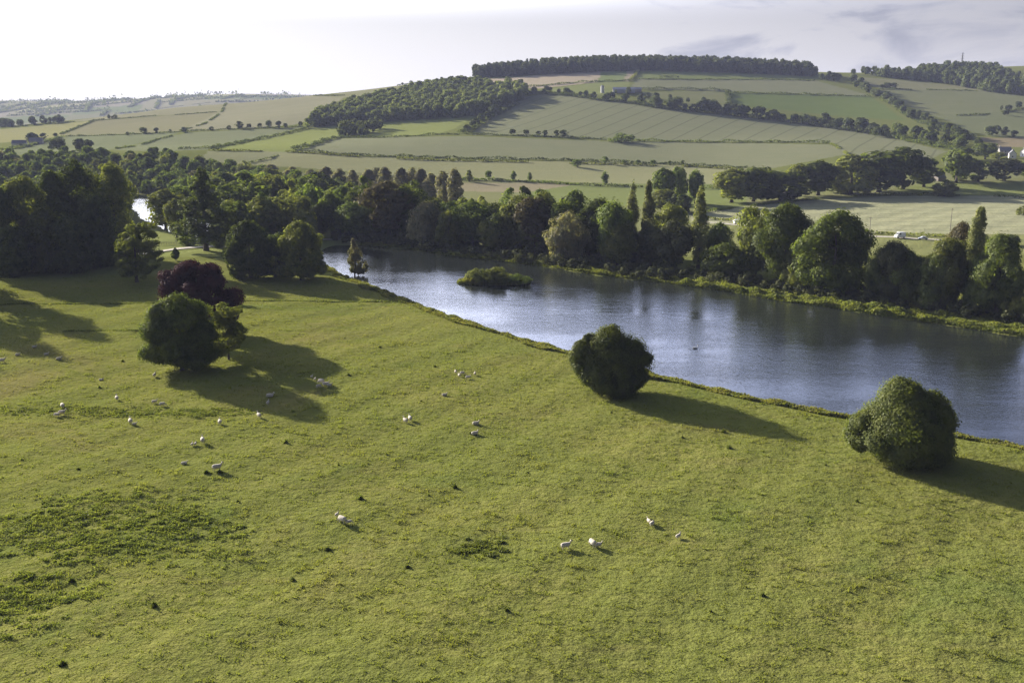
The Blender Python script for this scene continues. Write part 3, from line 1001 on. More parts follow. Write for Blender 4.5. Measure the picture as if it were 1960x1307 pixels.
# second and third rows behind the bank, canopy following the photograph's tree line
CANOPY = np.array([(600, 350), (640, 345), (700, 330), (760, 350), (830, 356), (880, 366), (940, 372), (1000, 346), (1050, 370), (1100, 364), (1170, 358), (1215, 372)])
rows = []
for r_, (d0, dd) in enumerate(((30, 12), (62, 14), (95, 14))):
    for px in np.arange(640 + r_ * 17, 1190 - r_ * 60, 44 + 4 * r_):
        q = px + random.uniform(-10, 10)
        yb = np.interp(q, [640, 790, 950, 1150, 1300], [466, 476, 498, 526, 543])
        D = gnd(q, yb)[1] + d0 + random.uniform(-dd, dd) * .6
        yt = np.interp(q, CANOPY[:, 0], CANOPY[:, 1]) + random.uniform(0, 22) - (2 - r_) * -6
        rows.append([q, D, yt, r_])
cnt = {}
for q, D, yt, r_ in sorted(rows):
    P = at(q, D)
    H = max(9, min(30, top_height(q, yt, P)))
    kind = random.choice(['oak1', 'oak2', 'oak3', 'oak4', 'round1', 'round2', 'dome1', 'dome2', 'round3', 'dome3', 'pine1'])
    tone = 'pine' if kind == 'pine1' else random.choice(['mid', 'mid', 'olive', 'dark', 'bright', 'yellow', 'olive'])
    key = (tone, r_)
    cnt[key] = cnt.get(key, 0) + 1
    tree(kind, tone, 'mid' if D < 480 else 'low', P, H, H * random.uniform(.62, .85), f"{TONEWORD[tone]} tree, {ORD[cnt[key]]} from left of its colour in {['second', 'third', 'fourth'][r_]} row behind lake", 'trees behind the far lake bank')

# grey willows in a row behind, and scattered field trees
for i, (px, yt, D) in enumerate([(770, 322, 640), (790, 318, 650), (806, 320, 640), (826, 325, 630), (848, 324, 600), (872, 323, 590), (738, 322, 660), (722, 318, 680), (706, 322, 670), (676, 320, 690), (650, 322, 700), (625, 316, 720), (596, 318, 730), (560, 316, 740), (520, 312, 760)]):
    P = at(px, D)
    tree(f'aspen{i % 3 + 1}', 'grey', 'low', P, top_height(px, yt + random.uniform(-3, 7), P), random.uniform(34, 50) * mpp(P), f'loose grey willow, {ORD[i + 1]} in the grey row behind the lake woods', 'grey willows before the fields')
POND_TREES = [('oak1', 'olive', 318, 441, 362, 84, 'loose olive tree with a dark trunk before the pond'), ('round1', 'mid', 350, 436, 352, 70, 'mid green tree left behind the tall conifer'), 
    ('dome1', 'dark', 448, 470, 376, 92, 'dark round tree right of the tall conifer'), ('round2', 'olive', 510, 462, 374, 100, 'olive broad tree behind the big dark round tree'), ('dome2', 'dark', 470, 440, 330, 130, 'largest dark rounded crown behind the conifer'),
    ('dome3', 'mid', 360, 470, 448, 30, 'small bush by the pond shore beside boathouse'), ('dome1', 'mid', 420, 474, 455, 34, 'small bush right of the conifer trunk'), ('round3', 'mid', 595, 446, 352, 60, 'upright mid green tree over the left dam end'), ('dome2', 'olive', 560, 440, 345, 70, 'olive tree behind the tree with visible trunk')]
FIELD_TREES = POND_TREES + [
    ('aspen1', 'olive', 898, 348, 325, 16, 'tiny pointed tree at the field hedge right of grey willows'), ('round1', 'mid', 935, 343, 326, 16, 'small round tree alone on the field hedge'),
    ('aspen2', 'mid', 983, 346, 327, 14, 'small upright hedge tree left of the brown field end'), ('aspen1', 'mid', 1014, 346, 330, 11, 'smaller upright hedge tree beside the brown field'),
    ('poplar2', 'mid', 1158, 353, 327, 15, 'small lone columnar tree in the pale field'), ('oak1', 'mid', 1268, 392, 322, 56, 'left crown of the tall green clump behind the lone poplar'),
    ('round2', 'mid', 1296, 390, 317, 42, 'tall right crown of the green clump behind the lone poplar'), ('oak2', 'mid', 1330, 390, 324, 38, 'single round tree right of the tall green clump'),
    ('dome1', 'dark', 1302, 408, 366, 50, 'low dark bushy tree at the foot of the green clump'), ('round1', 'olive', 1270, 404, 360, 60, 'olive tree under the tall green clump'),
    ('oak1', 'olive', 1400, 388, 324, 78, 'leftmost spreading tree of the avenue by the pale crop'), ('round4', 'dark', 1442, 386, 315, 72, 'second tree from left of the avenue by pale crop'),
    ('dome4', 'dark', 1494, 384, 319, 96, 'broad third tree of the avenue, darkest of the left part'), ('oak2', 'olive', 1528, 376, 312, 50, 'narrow fourth tree of the avenue behind the broad one'),
    ('oak1', 'dark', 1566, 374, 308, 72, 'fifth avenue tree with a trunk standing clear'), ('dome5', 'olive', 1628, 372, 296, 96, 'olive sixth avenue tree before the highest crowns'),
    ('round1', 'dark', 1682, 368, 286, 104, 'highest broad dark crown of the avenue'), ('round2', 'dark', 1728, 362, 281, 78, 'dark avenue crown right of the highest one'),
    ('oak1', 'dark', 1768, 358, 302, 66, 'lower dark tree at the right end of the avenue'), ('round1', 'dark', 1830, 350, 285, 70, 'dark rounded tree left of the village cottage'),
    ('oak2', 'dark', 1872, 348, 304, 62, 'dark tree in front of the village, left one'), ('round2', 'pine', 1922, 346, 302, 74, 'blackish tree just below the white cottage'),
    ('oak1', 'dark', 1968, 342, 308, 60, 'dark tree at right picture edge below the white house'), ('dome2', 'olive', 1808, 376, 344, 42, 'lone round bush on the hedge right of the avenue'),
    ('bush1', 'olive', 1838, 346, 328, 30, 'small pale bush beneath the dark rounded village tree'), ('round1', 'dark', 1935, 470, 448, 40, 'dark tree behind wide dark bank tree at right edge'), ('bush2', 'olive', 1958, 412, 392, 34, 'dark bush in the crop at right picture edge'),
    ('oak2', 'dark', 1845, 305, 280, 40, 'dark tree at the lower end of the descending tree line'), ('round1', 'dark', 1885, 305, 272, 46, 'large dark tree above the village at hill foot'),
    ('oak2', 'olive', 1910, 312, 290, 30, 'olive tree left of the white cottage gable'),
    ('bush1', 'mid', 1190, 273, 252, 46, 'big rounded bush by itself on the hedge of the crop field'),
    ('round2', 'mid', 1105, 320, 305, 22, 'first small bush tree along the double hedge'), 
]
for kind, tone, px, yb, yt, wp, lab in FIELD_TREES:
    P = gnd(px, yb)
    tree(kind, tone, 'low' if P[1] < 700 else 'far', P, max(2.5, top_height(px, yt, P)), wp * (1.22 if 'avenue' in lab else 1.0) * mpp(P), lab, 'field and avenue trees', cat='shrub' if kind.startswith('bush') else 'tree')

# the wood left of the lake around the pond
spots = []
g = np.random.default_rng(3)
tries = 0
while tries < 9000 and len(spots) < 210:
    tries += 1
    px = g.uniform(-30, 650)
    dmin = np.interp(px, [-30, 150, 230, 330, 470, 560, 650], [520, 505, 500, 452, 430, 440, 455])
    dmax = np.interp(px, [-30, 300, 500, 650], [870, 850, 790, 690])
    D = math.exp(g.uniform(math.log(dmin), math.log(dmax)))
    P = at(px, D)
    if 238 < px < 300 and D < 610: continue
    if P[1] < 700 and sdist(POND, P[:1], P[1:2])[0] < 3.5: continue
    if P[1] < 500 and sdist(LAKE, P[:1], P[1:2])[0] < 8: continue
    sp = 9.5 + (D - 430) * .006
    if any((P[0] - q[0]) ** 2 + (P[1] - q[1]) ** 2 < (sp * (1.25 if D < 520 else 1)) ** 2 for q, _, _ in spots): continue
    spots.append((P, px, D))
pond_spots = list(spots)
cnt = {}
for P, px, D in sorted(spots, key=lambda s: s[1]):
    r_ = 0 if D < 530 else 1 if D < 650 else 2
    hmax = np.interp(px, [-30, 300, 450, 600], [17, 19, 22, 21])
    H = hmax * g.uniform(.72, 1.08) * (1 if r_ < 2 else .72)
    kind = g.choice(['oak1', 'oak2', 'oak3', 'oak4', 'round1', 'round2', 'round3', 'dome1', 'dome2', 'dome3'])
    tone = g.choice(['mid', 'mid', 'olive', 'dark', 'blue', 'bright', 'yellow', 'olive', 'grey' if r_ == 2 else 'mid'])
    key = (tone, r_); cnt[key] = cnt.get(key, 0) + 1
    tree(kind, tone, 'mid' if D < 500 else 'low', P, H, H * g.uniform(.72, 1.0), f"{TONEWORD[tone]} tree, {ORD[min(cnt[key], 50)]} from left of its colour in {['front', 'middle', 'far'][r_]} part of pond wood", 'trees of the wood round the pond')


# ------------------------------------------------------------------ woods on the hill: masses no one can count
def wood(name, pts, hgt, tone, label, kinds=('round1', 'round2', 'oak1', 'dome1'), wfac=.8):
    """pts: (n,3) ground points; one object of kind stuff"""
    gg = np.random.default_rng(len(pts))
    parts = []
    for P in pts:
        k = gg.choice(kinds)
        V = proto(k, tone, 'far')[3]
        w0 = proto(k, tone, 'far')[2]
        h = hgt * gg.uniform(.62, 1.15)
        a = gg.uniform(0, 6.28)
        ca, sa = math.cos(a), math.sin(a)
        s = h * wfac * gg.uniform(.8, 1.15) / w0
        x = V[:, 0] * s; y = V[:, 1] * s
        parts.append(np.stack([x * ca - y * sa + P[0], x * sa + y * ca + P[1], V[:, 2] * h / 10 + P[2]], 1))
    V = np.concatenate(parts)
    o = link(name, mesh_np(name, V, quads(V), LEAF[tone]))
    return tag(o, label, 'wood', None, 'stuff')


def scatter(front, back_m, sp, n, seed):
    """points from a picture line (on the ground) back over back_m metres"""
    gg = np.random.default_rng(seed)
    F = [gnd(px, py) for px, py in front]
    F = np.array(F)
    L = np.concatenate([[0], np.cumsum(np.linalg.norm(np.diff(F[:, :2], axis=0), axis=1))])
    pts = []
    k = 0
    while k < n * 30 and len(pts) < n:
        k += 1
        l = gg.uniform(0, L[-1])
        bk = gg.uniform(0, 1) ** 1.3
        bm_ = np.interp(l / L[-1], np.linspace(0, 1, len(back_m)), back_m)
        x = np.interp(l, L, F[:, 0]); y = np.interp(l, L, F[:, 1]) + bk * bm_
        if any((x - q[0]) ** 2 + (y - q[1]) ** 2 < sp * sp for q in pts): continue
        pts.append((x, y, float(height(np.array([x]), np.array([y]))[0])))
    return pts


wood('crest_wood', scatter([(908, 151), (960, 148), (1050, 143), (1150, 138), (1220, 136), (1320, 138), (1420, 141), (1500, 144), (1562, 148)], [60, 110, 120, 120, 120, 110, 60], 5.2, 1000, 1), 20, 'crest',
     'long dark wood covering the top of the hill', kinds=('round1', 'oak1', 'tall1', 'dome1', 'fir1', 'round2'), wfac=.62)
wood('slope_wood', scatter([(588, 246), (650, 240), (700, 236), (760, 232), (830, 228), (905, 224), (960, 204), (1008, 188)], [120, 230, 330, 360, 300, 200, 150, 40], 8.0, 760, 2), 17, 'blue',
     'large wood on the slope of the hill above the bright green field', kinds=('round1', 'round2', 'oak1', 'oak2', 'dome1', 'tall1'), wfac=.8)
wood('copse', scatter([(648, 262), (690, 262), (720, 252)], [50, 70, 40], 9, 30, 6), 15, 'blue', 'small dark copse hanging below the slope wood')
wood('ridge_wood', scatter([(1688, 149), (1740, 153), (1800, 160), (1850, 168), (1900, 178), (1960, 184), (2060, 186)], [40, 70, 110, 200, 260, 300, 300], 7.5, 560, 3), 16, 'crest',
     'dark wood on the right hand ridge below the mast', kinds=('round1', 'oak1', 'tall1', 'aspen2', 'dome1'), wfac=.7)
def pond_filler():
    gg = np.random.default_rng(12)
    res = []
    for k in range(9000):
        px = gg.uniform(-60, 700)
        dmin = np.interp(px, [-60, 150, 230, 330, 470, 560, 650], [520, 515, 510, 470, 450, 460, 470])
        dmax = np.interp(px, [-60, 300, 500, 700], [875, 860, 790, 680])
        D = math.exp(gg.uniform(math.log(dmin), math.log(dmax)))
        P = at(px, D)
        if 232 < px < 305 and D < 610: continue
        if D < 700 and sdist(POND, P[:1], P[1:2])[0] < 4: continue
        if any((P[0] - q[0]) ** 2 + (P[1] - q[1]) ** 2 < 49 for q, _, _ in pond_spots) or any((P[0] - q[0]) ** 2 + (P[1] - q[1]) ** 2 < 64 for q in res): continue
        res.append(P)
        if len(res) > 330: break
    return res


wood('pond_wood', pond_filler(), 11.5, 'mid', 'crowded lesser trees filling the wood round the pond', kinds=('round1', 'round2', 'oak1', 'dome1', 'aspen1'), wfac=.95)


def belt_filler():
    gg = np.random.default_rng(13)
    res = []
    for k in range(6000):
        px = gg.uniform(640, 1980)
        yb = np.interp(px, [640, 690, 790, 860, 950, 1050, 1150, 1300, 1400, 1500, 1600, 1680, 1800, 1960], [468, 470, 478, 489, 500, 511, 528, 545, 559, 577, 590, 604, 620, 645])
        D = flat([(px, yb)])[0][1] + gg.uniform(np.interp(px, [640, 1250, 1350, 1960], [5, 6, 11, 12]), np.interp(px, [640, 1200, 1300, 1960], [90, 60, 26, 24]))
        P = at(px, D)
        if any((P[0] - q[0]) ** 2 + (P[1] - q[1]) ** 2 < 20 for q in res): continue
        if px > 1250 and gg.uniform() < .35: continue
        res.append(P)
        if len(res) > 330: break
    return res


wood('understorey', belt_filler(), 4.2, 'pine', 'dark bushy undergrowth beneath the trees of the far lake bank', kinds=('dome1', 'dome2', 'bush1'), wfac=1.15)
wood('distant_wood', scatter([(-60, 246), (0, 245), (60, 240), (118, 236)], [110, 120, 90, 30], 6, 320, 4), 13, 'crest', 'dark strip of wood at the far left ridge')


# hedgerow trees on the hill, single meshes
def tree_row(line, n, h, tone, what, seed, wf=.85, jit=5, kinds=('round1', 'round2', 'oak1', 'oak2', 'dome1')):
    gg = np.random.default_rng(seed)
    F = np.array([gnd(*p) for p in line])
    L = np.concatenate([[0], np.cumsum(np.linalg.norm(np.diff(F[:, :2], axis=0), axis=1))])
    for i in range(n):
        l = L[-1] * (i + .5 + gg.uniform(-.3, .3)) / n
        x = np.interp(l, L, F[:, 0]) + gg.normal(0, jit); y = np.interp(l, L, F[:, 1]) + abs(gg.normal(0, jit))
        P = (x, y, float(height(np.array([x]), np.array([y]))[0]))
        hh = h * gg.uniform(.65, 1.25)
        tree(gg.choice(kinds), tone, 'far', P, hh, hh * wf * gg.uniform(.85, 1.25), f'{ORD[i + 1]} tree from left in the {what}', what, flat_single=True, name='hedgerow_tree')


tree_row([(1010, 180), (1060, 181), (1100, 184), (1150, 192), (1200, 196), (1250, 205)], 24, 9.5, 'crest', 'tree row along the top of the crop field', 11)
tree_row([(1250, 205), (1330, 214), (1420, 224), (1500, 232), (1570, 242), (1640, 252), (1700, 262)], 44, 13, 'crest', 'thick tree belt along the upper right crop edge', 12, 1.05)
tree_row([(1700, 262), (1740, 270), (1800, 282), (1850, 292)], 13, 14, 'dark', 'dark trees at the lower right crop corner', 13)
tree_row([(1640, 158), (1662, 176), (1690, 190), (1718, 206), (1740, 224), (1775, 240), (1815, 252), (1860, 268)], 30, 11, 'crest', 'tree line running down the right hillside', 14, 1.0)
tree_row([(1775, 255), (1810, 262), (1850, 275), (1875, 285)], 7, 13, 'dark', 'second dark line beside the descending trees', 24, 1.0)
tree_row([(1160, 180), (1200, 184), (1250, 190), (1300, 196), (1350, 204)], 8, 9, 'crest', 'scattered trees below the farm', 15)
tree_row([(1565, 154), (1590, 156), (1615, 157)], 6, 12, 'crest', 'clump at the right end of the crest hedge', 16)
tree_row([(1625, 144), (1640, 143), (1655, 142), (1668, 144), (1680, 147)], 6, 11, 'crest', 'skyline clump right of the crest wood', 17, .8)
tree_row([(400, 251), (440, 249), (490, 245), (540, 246), (575, 243)], 9, 8, 'crest', 'trees on the long hedge left of the slope wood', 18, 1.0, 3)
tree_row([(225, 262), (255, 259), (275, 257), (300, 256), (365, 254)], 5, 7, 'crest', 'trees on the far left hedge', 19, 1.0, 3)
tree_row([(205, 228), (212, 228), (220, 227), (227, 226)], 4, 7, 'crest', 'four little trees in line on the left ridge', 20, 1.0, 1)
tree_row([(55, 275), (75, 268), (90, 267), (112, 264)], 6, 9, 'crest', 'dark clump round the left farmstead', 21, 1.0, 4)
tree_row([(105, 292), (135, 290), (150, 290), (190, 287)], 4, 12, 'crest', 'loose trees on the edge of pond wood', 22, 1.0, 3)
tree_row([(880, 255), (900, 250), (912, 243), (930, 230), (960, 215)], 7, 11, 'crest', 'trees climbing the hedge right of the bright field', 23, .9, 3)
tree_row([(975, 258), (1000, 259), (1030, 260), (1070, 262), (1090, 263)], 6, 7, 'crest', 'bushes along the middle crop hedge', 25, 1.2, 2)
tree_row([(1150, 313), (1190, 315), (1232, 316), (1270, 317), (1298, 318), (1320, 319)], 6, 6, 'mid', 'bush trees spaced along the double hedge', 26, 1.0, 1)
tree_row([(752, 158), (790, 156), (855, 152), (866, 151), (880, 150)], 5, 5, 'crest', 'tiny skyline trees left of the crest wood', 27, 1.0, 1)
tree_row([(1680, 168), (1695, 168), (1715, 170)], 3, 7, 'crest', 'small trees on the right hillside hedge', 28, 1.6, 1)
tree_row([(1910, 210), (1930, 216), (1925, 222), (1955, 205)], 4, 8, 'crest', 'trees in the right edge pasture', 29, 1.0, 2)
tree_row([(1890, 262), (1900, 258), (1930, 262), (1948, 264)], 4, 11, 'crest', 'trees above the tan strip at right edge', 30, 1.0, 3)


# ------------------------------------------------------------------ hedges
def hedge(line, h, wd, label, tone='crest', name='hedge', dens=5.0, gaps=.0, size=.9):
    F = np.array([gnd(*p) for p in line])
    L = np.concatenate([[0], np.cumsum(np.linalg.norm(np.diff(F[:, :2], axis=0), axis=1))])
    gg = np.random.default_rng(int(L[-1] * 10) % 99991)
    n = int(L[-1] * dens * wd * .7)
    l = gg.uniform(0, L[-1], n)
    hv = h * (.72 + .28 * np.sin(l * .21 + 2 * np.sin(l * .05)) + .3 * (np.sin(l * .07 + .3) > .8))
    if gaps:
        keep = np.sin(l * .06 + 1.7 * np.sin(l * .013)) > gaps * 2 - 1.2
        l, hv = l[keep], hv[keep]
    n = len(l)
    off = gg.normal(0, wd * .3, n)
    i = np.clip(np.searchsorted(L, l) - 1, 0, len(L) - 2)
    dv = (F[i + 1] - F[i])[:, :2]; dv /= np.linalg.norm(dv, axis=1, keepdims=True) + 1e-9
    x = np.interp(l, L, F[:, 0]) - dv[:, 1] * off; y = np.interp(l, L, F[:, 1]) + dv[:, 0] * off
    z = height(x, y) + hv * gg.uniform(0.05, 1, n) ** .7 * (1 - .3 * np.abs(off) / wd)
    P = np.stack([x, y, z], 1)
    nr = unit(n, gg) + np.array([0, 0, .4])
    V = leaf_quads(P, nr, size, gg)
    o = link(name, mesh_np(name, V, quads(V), LEAF[tone]))
    return tag(o, label, 'hedge', 'field hedges')


HEDGES = [
    ([(1010, 181), (1060, 182), (1100, 185), (1150, 193), (1200, 197), (1250, 206)], 5, 7, 'scrub hedge under the tree row along the top of crop field', 'crest'),
    ([(1250, 206), (1330, 215), (1420, 225), (1500, 233), (1570, 243), (1640, 253), (1700, 263)], 6, 8, 'scrub hedge under the thick tree belt at upper right crop edge', 'crest'),
    ([(1700, 263), (1740, 271), (1800, 283), (1850, 293)], 6, 9, 'dark scrub hedge at the lower right crop corner', 'dark'),
    ([(1640, 158), (1662, 176), (1690, 190), (1718, 206), (1740, 224), (1775, 240), (1815, 252), (1860, 268)], 5, 8, 'scrub hedge under the line running down right hillside', 'crest'),
    ([(880, 256), (900, 251), (912, 244), (930, 231), (960, 216), (990, 200)], 4.5, 7, 'thick hedge climbing right of the bright green field', 'crest'),
    ([(560, 290), (700, 299), (850, 303), (1000, 306), (1100, 308), (1180, 311), (1300, 315), (1430, 322)], 2.4, 3, 'upper hedge of the long double hedge below the grey green fields', 'crest'),
    ([(400, 289), (480, 290), (560, 292), (700, 302), (850, 308), (1000, 311), (1100, 314), (1200, 316), (1330, 320), (1420, 326)], 1.8, 3, 'lower hedge of the long double hedge, paler and rougher', 'olive'),
    ([(890, 258), (1000, 261), (1100, 264), (1170, 268)], 2.0, 3, 'hedge between the two crop fields left of the big bush', 'crest'),
    ([(1200, 270), (1300, 272), (1400, 273), (1500, 273), (1590, 275)], 2.8, 3.5, 'thick straight hedge between the crop fields right of the big bush', 'dark'),
    ([(560, 288), (590, 282), (630, 269), (655, 263)], 4.0, 5, 'thick hedge at the lower corner of the left bright green field', 'crest'),
    ([(655, 264), (740, 264), (800, 261), (830, 258), (880, 258)], 2.0, 3, 'wavy hedge under the bright green field between the woods', 'crest'),
    ([(405, 286), (470, 272), (530, 260), (590, 246)], 3.2, 4, 'hedge on upper edge of the left bright green field', 'crest'),
    ([(340, 286), (400, 285), (420, 286)], 2.2, 3, 'short hedge at the left tip of the bright green field', 'crest'),
    ([(100, 296), (220, 286), (300, 268), (360, 254)], 1.8, 2.5, 'thin hedge between the two bluish left fields', 'crest'),
    ([(125, 262), (200, 260), (280, 257), (345, 253), (420, 249), (500, 246), (580, 243)], 2.0, 3, 'long hedge under the brown field on the left', 'crest'),
    ([(345, 251), (390, 238), (425, 214), (480, 194)], 1.8, 3, 'thin hedge slanting up right of the brown field', 'crest'),
    ([(115, 258), (150, 244), (180, 232), (200, 229)], 2.6, 3, 'dark hedge slanting up left of the brown field', 'crest'),
    ([(0, 245), (90, 236), (180, 232), (300, 222), (425, 214)], 1.6, 2.5, 'hedge along the top of the brown and yellow fields', 'crest'),
    ([(110, 235), (200, 220), (330, 205), (450, 192), (540, 183)], 1.8, 3, 'hedge on the ridge in front of the hazy hills', 'crest'),
    ([(600, 184), (640, 184), (660, 183)], 2.2, 3, 'short hedge on the skyline left of the slope wood', 'crest'),
    ([(760, 157), (820, 155), (905, 150)], 2.4, 3, 'skyline hedge left of the crest wood', 'crest'),
    ([(985, 170), (1060, 163), (1120, 158), (1205, 155)], 3.0, 4, 'hedge under the tan stubble field', 'crest'),
    ([(1205, 156), (1215, 146), (1222, 136)], 3.2, 4, 'short hedge climbing to the crest wood beside the tan strip', 'olive'),
    ([(1222, 152), (1300, 153), (1400, 153), (1480, 153), (1560, 155)], 2.2, 3, 'thin dark hedge below the narrow green strip on top', 'dark'),
    ([(1262, 150), (1280, 149), (1300, 150)], 5, 6, 'clump like hedge on the narrow green strip on top', 'crest'),
    ([(1228, 172), (1290, 171), (1370, 173), (1400, 176)], 3.6, 4, 'thick hedge right of the farm barn', 'crest'),
    ([(1398, 178), (1500, 180), (1600, 183), (1668, 186)], 2.6, 3, 'hedge above the dark green pasture', 'dark'),
    ([(1392, 178), (1394, 190), (1398, 204)], 4, 6, 'short bushy hedge left of the dark green pasture', 'crest'),
    ([(920, 157), (940, 161), (960, 166), (985, 172)], 2.2, 3, 'thin hedge left of the tan stubble field', 'crest'),
    ([(1000, 180), (1060, 178), (1100, 180)], 3, 4, 'low hedge at the top left of the crop field', 'crest'),
    ([(1680, 171), (1760, 172), (1860, 174), (1960, 184)], 1.6, 2.5, 'thin hedge across the right hillside', 'dark'),
    ([(1830, 222), (1880, 220), (1930, 214), (1960, 208)], 1.8, 3, 'broken hedge across the right edge pasture', 'dark'),
    ([(1590, 276), (1605, 284), (1622, 296)], 1.5, 3, 'pale grassy bank at the right end of lower crop', 'bank'),
    ([(880, 345), (940, 346), (1000, 348), (1060, 352), (1110, 354)], 2.2, 4, 'bushy hedge in front of the brown field', 'mid'),
    ([(1110, 355), (1180, 358), (1230, 358)], 2.2, 2.5, 'dark straight hedge below the pale field', 'dark'),
    ([(1330, 362), (1360, 362), (1400, 360)], 3.0, 3, 'dark hedge right of the single round tree', 'dark'),
    ([(470, 314), (520, 303), (545, 293)], 1.4, 2, 'thin slanting hedge at the left end of pale strip', 'crest'),
    ([(1330, 412), (1370, 404), (1420, 397), (1500, 389), (1560, 382), (1640, 376), (1700, 374)], 1.6, 3, 'low hedge along the foot of the avenue', 'dark'),
    ([(1700, 374), (1800, 374), (1880, 376), (1960, 379)], 1.8, 3, 'dark hedge between pale crop and bright strip', 'dark'),
    ([(1330, 419), (1380, 422), (1440, 428)], 1.6, 3, 'rough hedge beside the white van', 'olive'),
    ([(1655, 446), (1720, 450), (1780, 453), (1850, 455)], 1.5, 2.5, 'rough hedge behind the parked camper', 'olive'),
    ([(20, 284), (60, 279), (120, 263)], 2.6, 4, 'dark hedge right of the left farmstead', 'crest'),
    ([(-40, 290), (30, 286), (70, 276)], 2.6, 4, 'dark hedge below the left yellow field', 'crest'),
]
for line, h, wd, lab, tone in HEDGES:
    P = gnd(*line[0])
    near = P[1] < 700
    hedge(line, h, wd, lab, tone, dens=6 if near else 3.2, gaps=.25 if h < 2 else .1, size=.6 if near else 1.0)


# far hedgerows and trees on the hazy hills
def far_hedges():
    gg = np.random.default_rng(9)
    P = []
    for k in range(70):
        px0 = gg.uniform(-40, 600); py0 = gg.uniform(186, 224)
        a = gnd(px0, py0)
        if a[1] < 2400: continue
        ln = gg.uniform(150, 600); an = gg.choice([.35, .35 + 1.45]) + gg.normal(0, .15)
        n = int(ln / 5)
        t = np.arange(n) * 5.0
        x = a[0] + t * math.cos(an) + gg.normal(0, 2, n); y = a[1] + t * math.sin(an) + gg.normal(0, 2, n)
        big = (gg.uniform(0, 1, n) < .12)
        for j in range(3):
            P.append(np.stack([x + gg.normal(0, 3, n), y, np.abs(gg.normal(0, 3.2, n)) * (1 + 2 * big)], 1))
    for px in gg.uniform(-40, 560, 46):
        a = at(px, gg.uniform(4950, 5500))
        c = np.array([a[0], a[1], 0]) + gg.normal(0, 1, (14, 3)) * (9, 5, 4) + (0, 0, 6)
        P.append(c)
    P = np.concatenate(P)
    P[:, 2] = np.abs(P[:, 2]) + height(P[:, 0], P[:, 1])
    V = leaf_quads(P, unit(len(P), gg), 6.5, gg)
    tag(link('far_hedgerows', mesh_np('far_hedgerows', V, quads(V), LEAF['crest'])), 'faint hedgerows and trees on the hazy far hills', 'hedgerows', None, 'stuff')


far_hedges()


# ------------------------------------------------------------------ banks, island, grass
def vnoise(x, y, sc, seed):
    x = x / sc; y = y / sc
    xi, yi = np.floor(x).astype(np.int64), np.floor(y).astype(np.int64)
    fx, fy = x - xi, y - yi
    fx = fx * fx * (3 - 2 * fx); fy = fy * fy * (3 - 2 * fy)

    def hsh(a, b):
        n_ = (a * 374761393 + b * 668265263 + seed * 974711) & 0x7fffffff
        n_ = ((n_ ^ (n_ >> 13)) * 1274126177) & 0x7fffffff
        return ((n_ ^ (n_ >> 16)) & 0xffff) / 65535.0
    return (hsh(xi, yi) * (1 - fx) + hsh(xi + 1, yi) * fx) * (1 - fy) + (hsh(xi, yi + 1) * (1 - fx) + hsh(xi + 1, yi + 1) * fx) * fy


def fringe(name, line, inland, n, tone, hgt, label, leaf, seed, clump=1.0, side=1):
    gg = np.random.default_rng(seed)
    F = flat(line, WATER_Z)
    L = np.concatenate([[0], np.cumsum(np.linalg.norm(np.diff(F, axis=0), axis=1))])
    l = gg.uniform(0, L[-1], n)
    i = np.clip(np.searchsorted(L, l) - 1, 0, len(L) - 2)
    dv = F[i + 1] - F[i]; dv /= np.linalg.norm(dv, axis=1, keepdims=True)
    off = gg.uniform(-.6, inland, n) * side
    x = np.interp(l, L, F[:, 0]) - dv[:, 1] * off; y = np.interp(l, L, F[:, 1]) + dv[:, 0] * off
    lump = .55 + .45 * np.sin(l * .55 + 1.3 * np.sin(l * .17)) * np.sin(off * .9 + l * .2) + .25 * np.sin(l * .11)
    keep = (gg.uniform(0, 1, n) < .35 + .65 * lump) & (np.abs(off) < inland * (.25 + .95 * vnoise(l, l * 0, 9.0, seed)))
    x, y, lump = x[keep], y[keep], lump[keep]
    n = len(x)
    z = np.maximum(height(x, y), WATER_Z) + hgt * np.clip(lump, .2, 1.3) * gg.uniform(0, 1, n) ** .6
    nr = unit(n, gg) * .9 + np.array([0, 0, .35])
    V = leaf_quads(np.stack([x, y, z], 1), nr, leaf, gg, 2.0)
    tag(link(name, mesh_np(name, V, quads(V), LEAF[tone])), label, 'bank plants', None, 'stuff')


NEARB = [(612, 505), (650, 527), (700, 545), (760, 570), (820, 592), (870, 611), (960, 640), (1020, 655), (1080, 672), (1170, 695), (1250, 719), (1340, 739), (1450, 765), (1590, 794), (1700, 812), (1830, 836), (1960, 858), (2100, 885)]
FARB = [(690, 470), (790, 478), (860, 489), (950, 500), (1050, 511), (1150, 528), (1300, 545), (1400, 559), (1500, 577), (1600, 590), (1680, 604), (1800, 620), (1960, 645), (2200, 682)]
fringe('sedge_bank', NEARB, 5.5, 90000, 'sedge', .85, 'olive sedges and rushes along the near lake shore', .3, 5, side=-1)
fringe('nettle_bank', FARB[6:], 11.0, 70000, 'bank', 1.9, 'lush pale green nettles along the right part of far lake shore', .38, 6, side=1)
fringe('reed_bank', FARB[:7], 6.0, 20000, 'olive', 1.2, 'shaded rushes along the left part of the far lake shore', .4, 8, side=1)
for i, (px, yb, yt, wp, tone, lab) in enumerate([(915, 545, 508, 52, 'bank', 'pale grey bush on the left of the lake island'), (955, 548, 506, 56, 'olive', 'taller olive bush in the middle of the lake island'), (990, 550, 522, 54, 'mid', 'low green bush on the right end of the lake island'), (940, 548, 510, 50, 'bank', 'pale bush between the two larger island bushes')]):
    P = gnd(px, yb - 6)
    tree('bush%d' % (i % 2 + 1), tone, 'mid', (P[0], P[1], max(P[2], -.3) - .3), top_height(px, yt, P), wp * mpp(P), lab, 'bushes on the lake island', 'shrub')


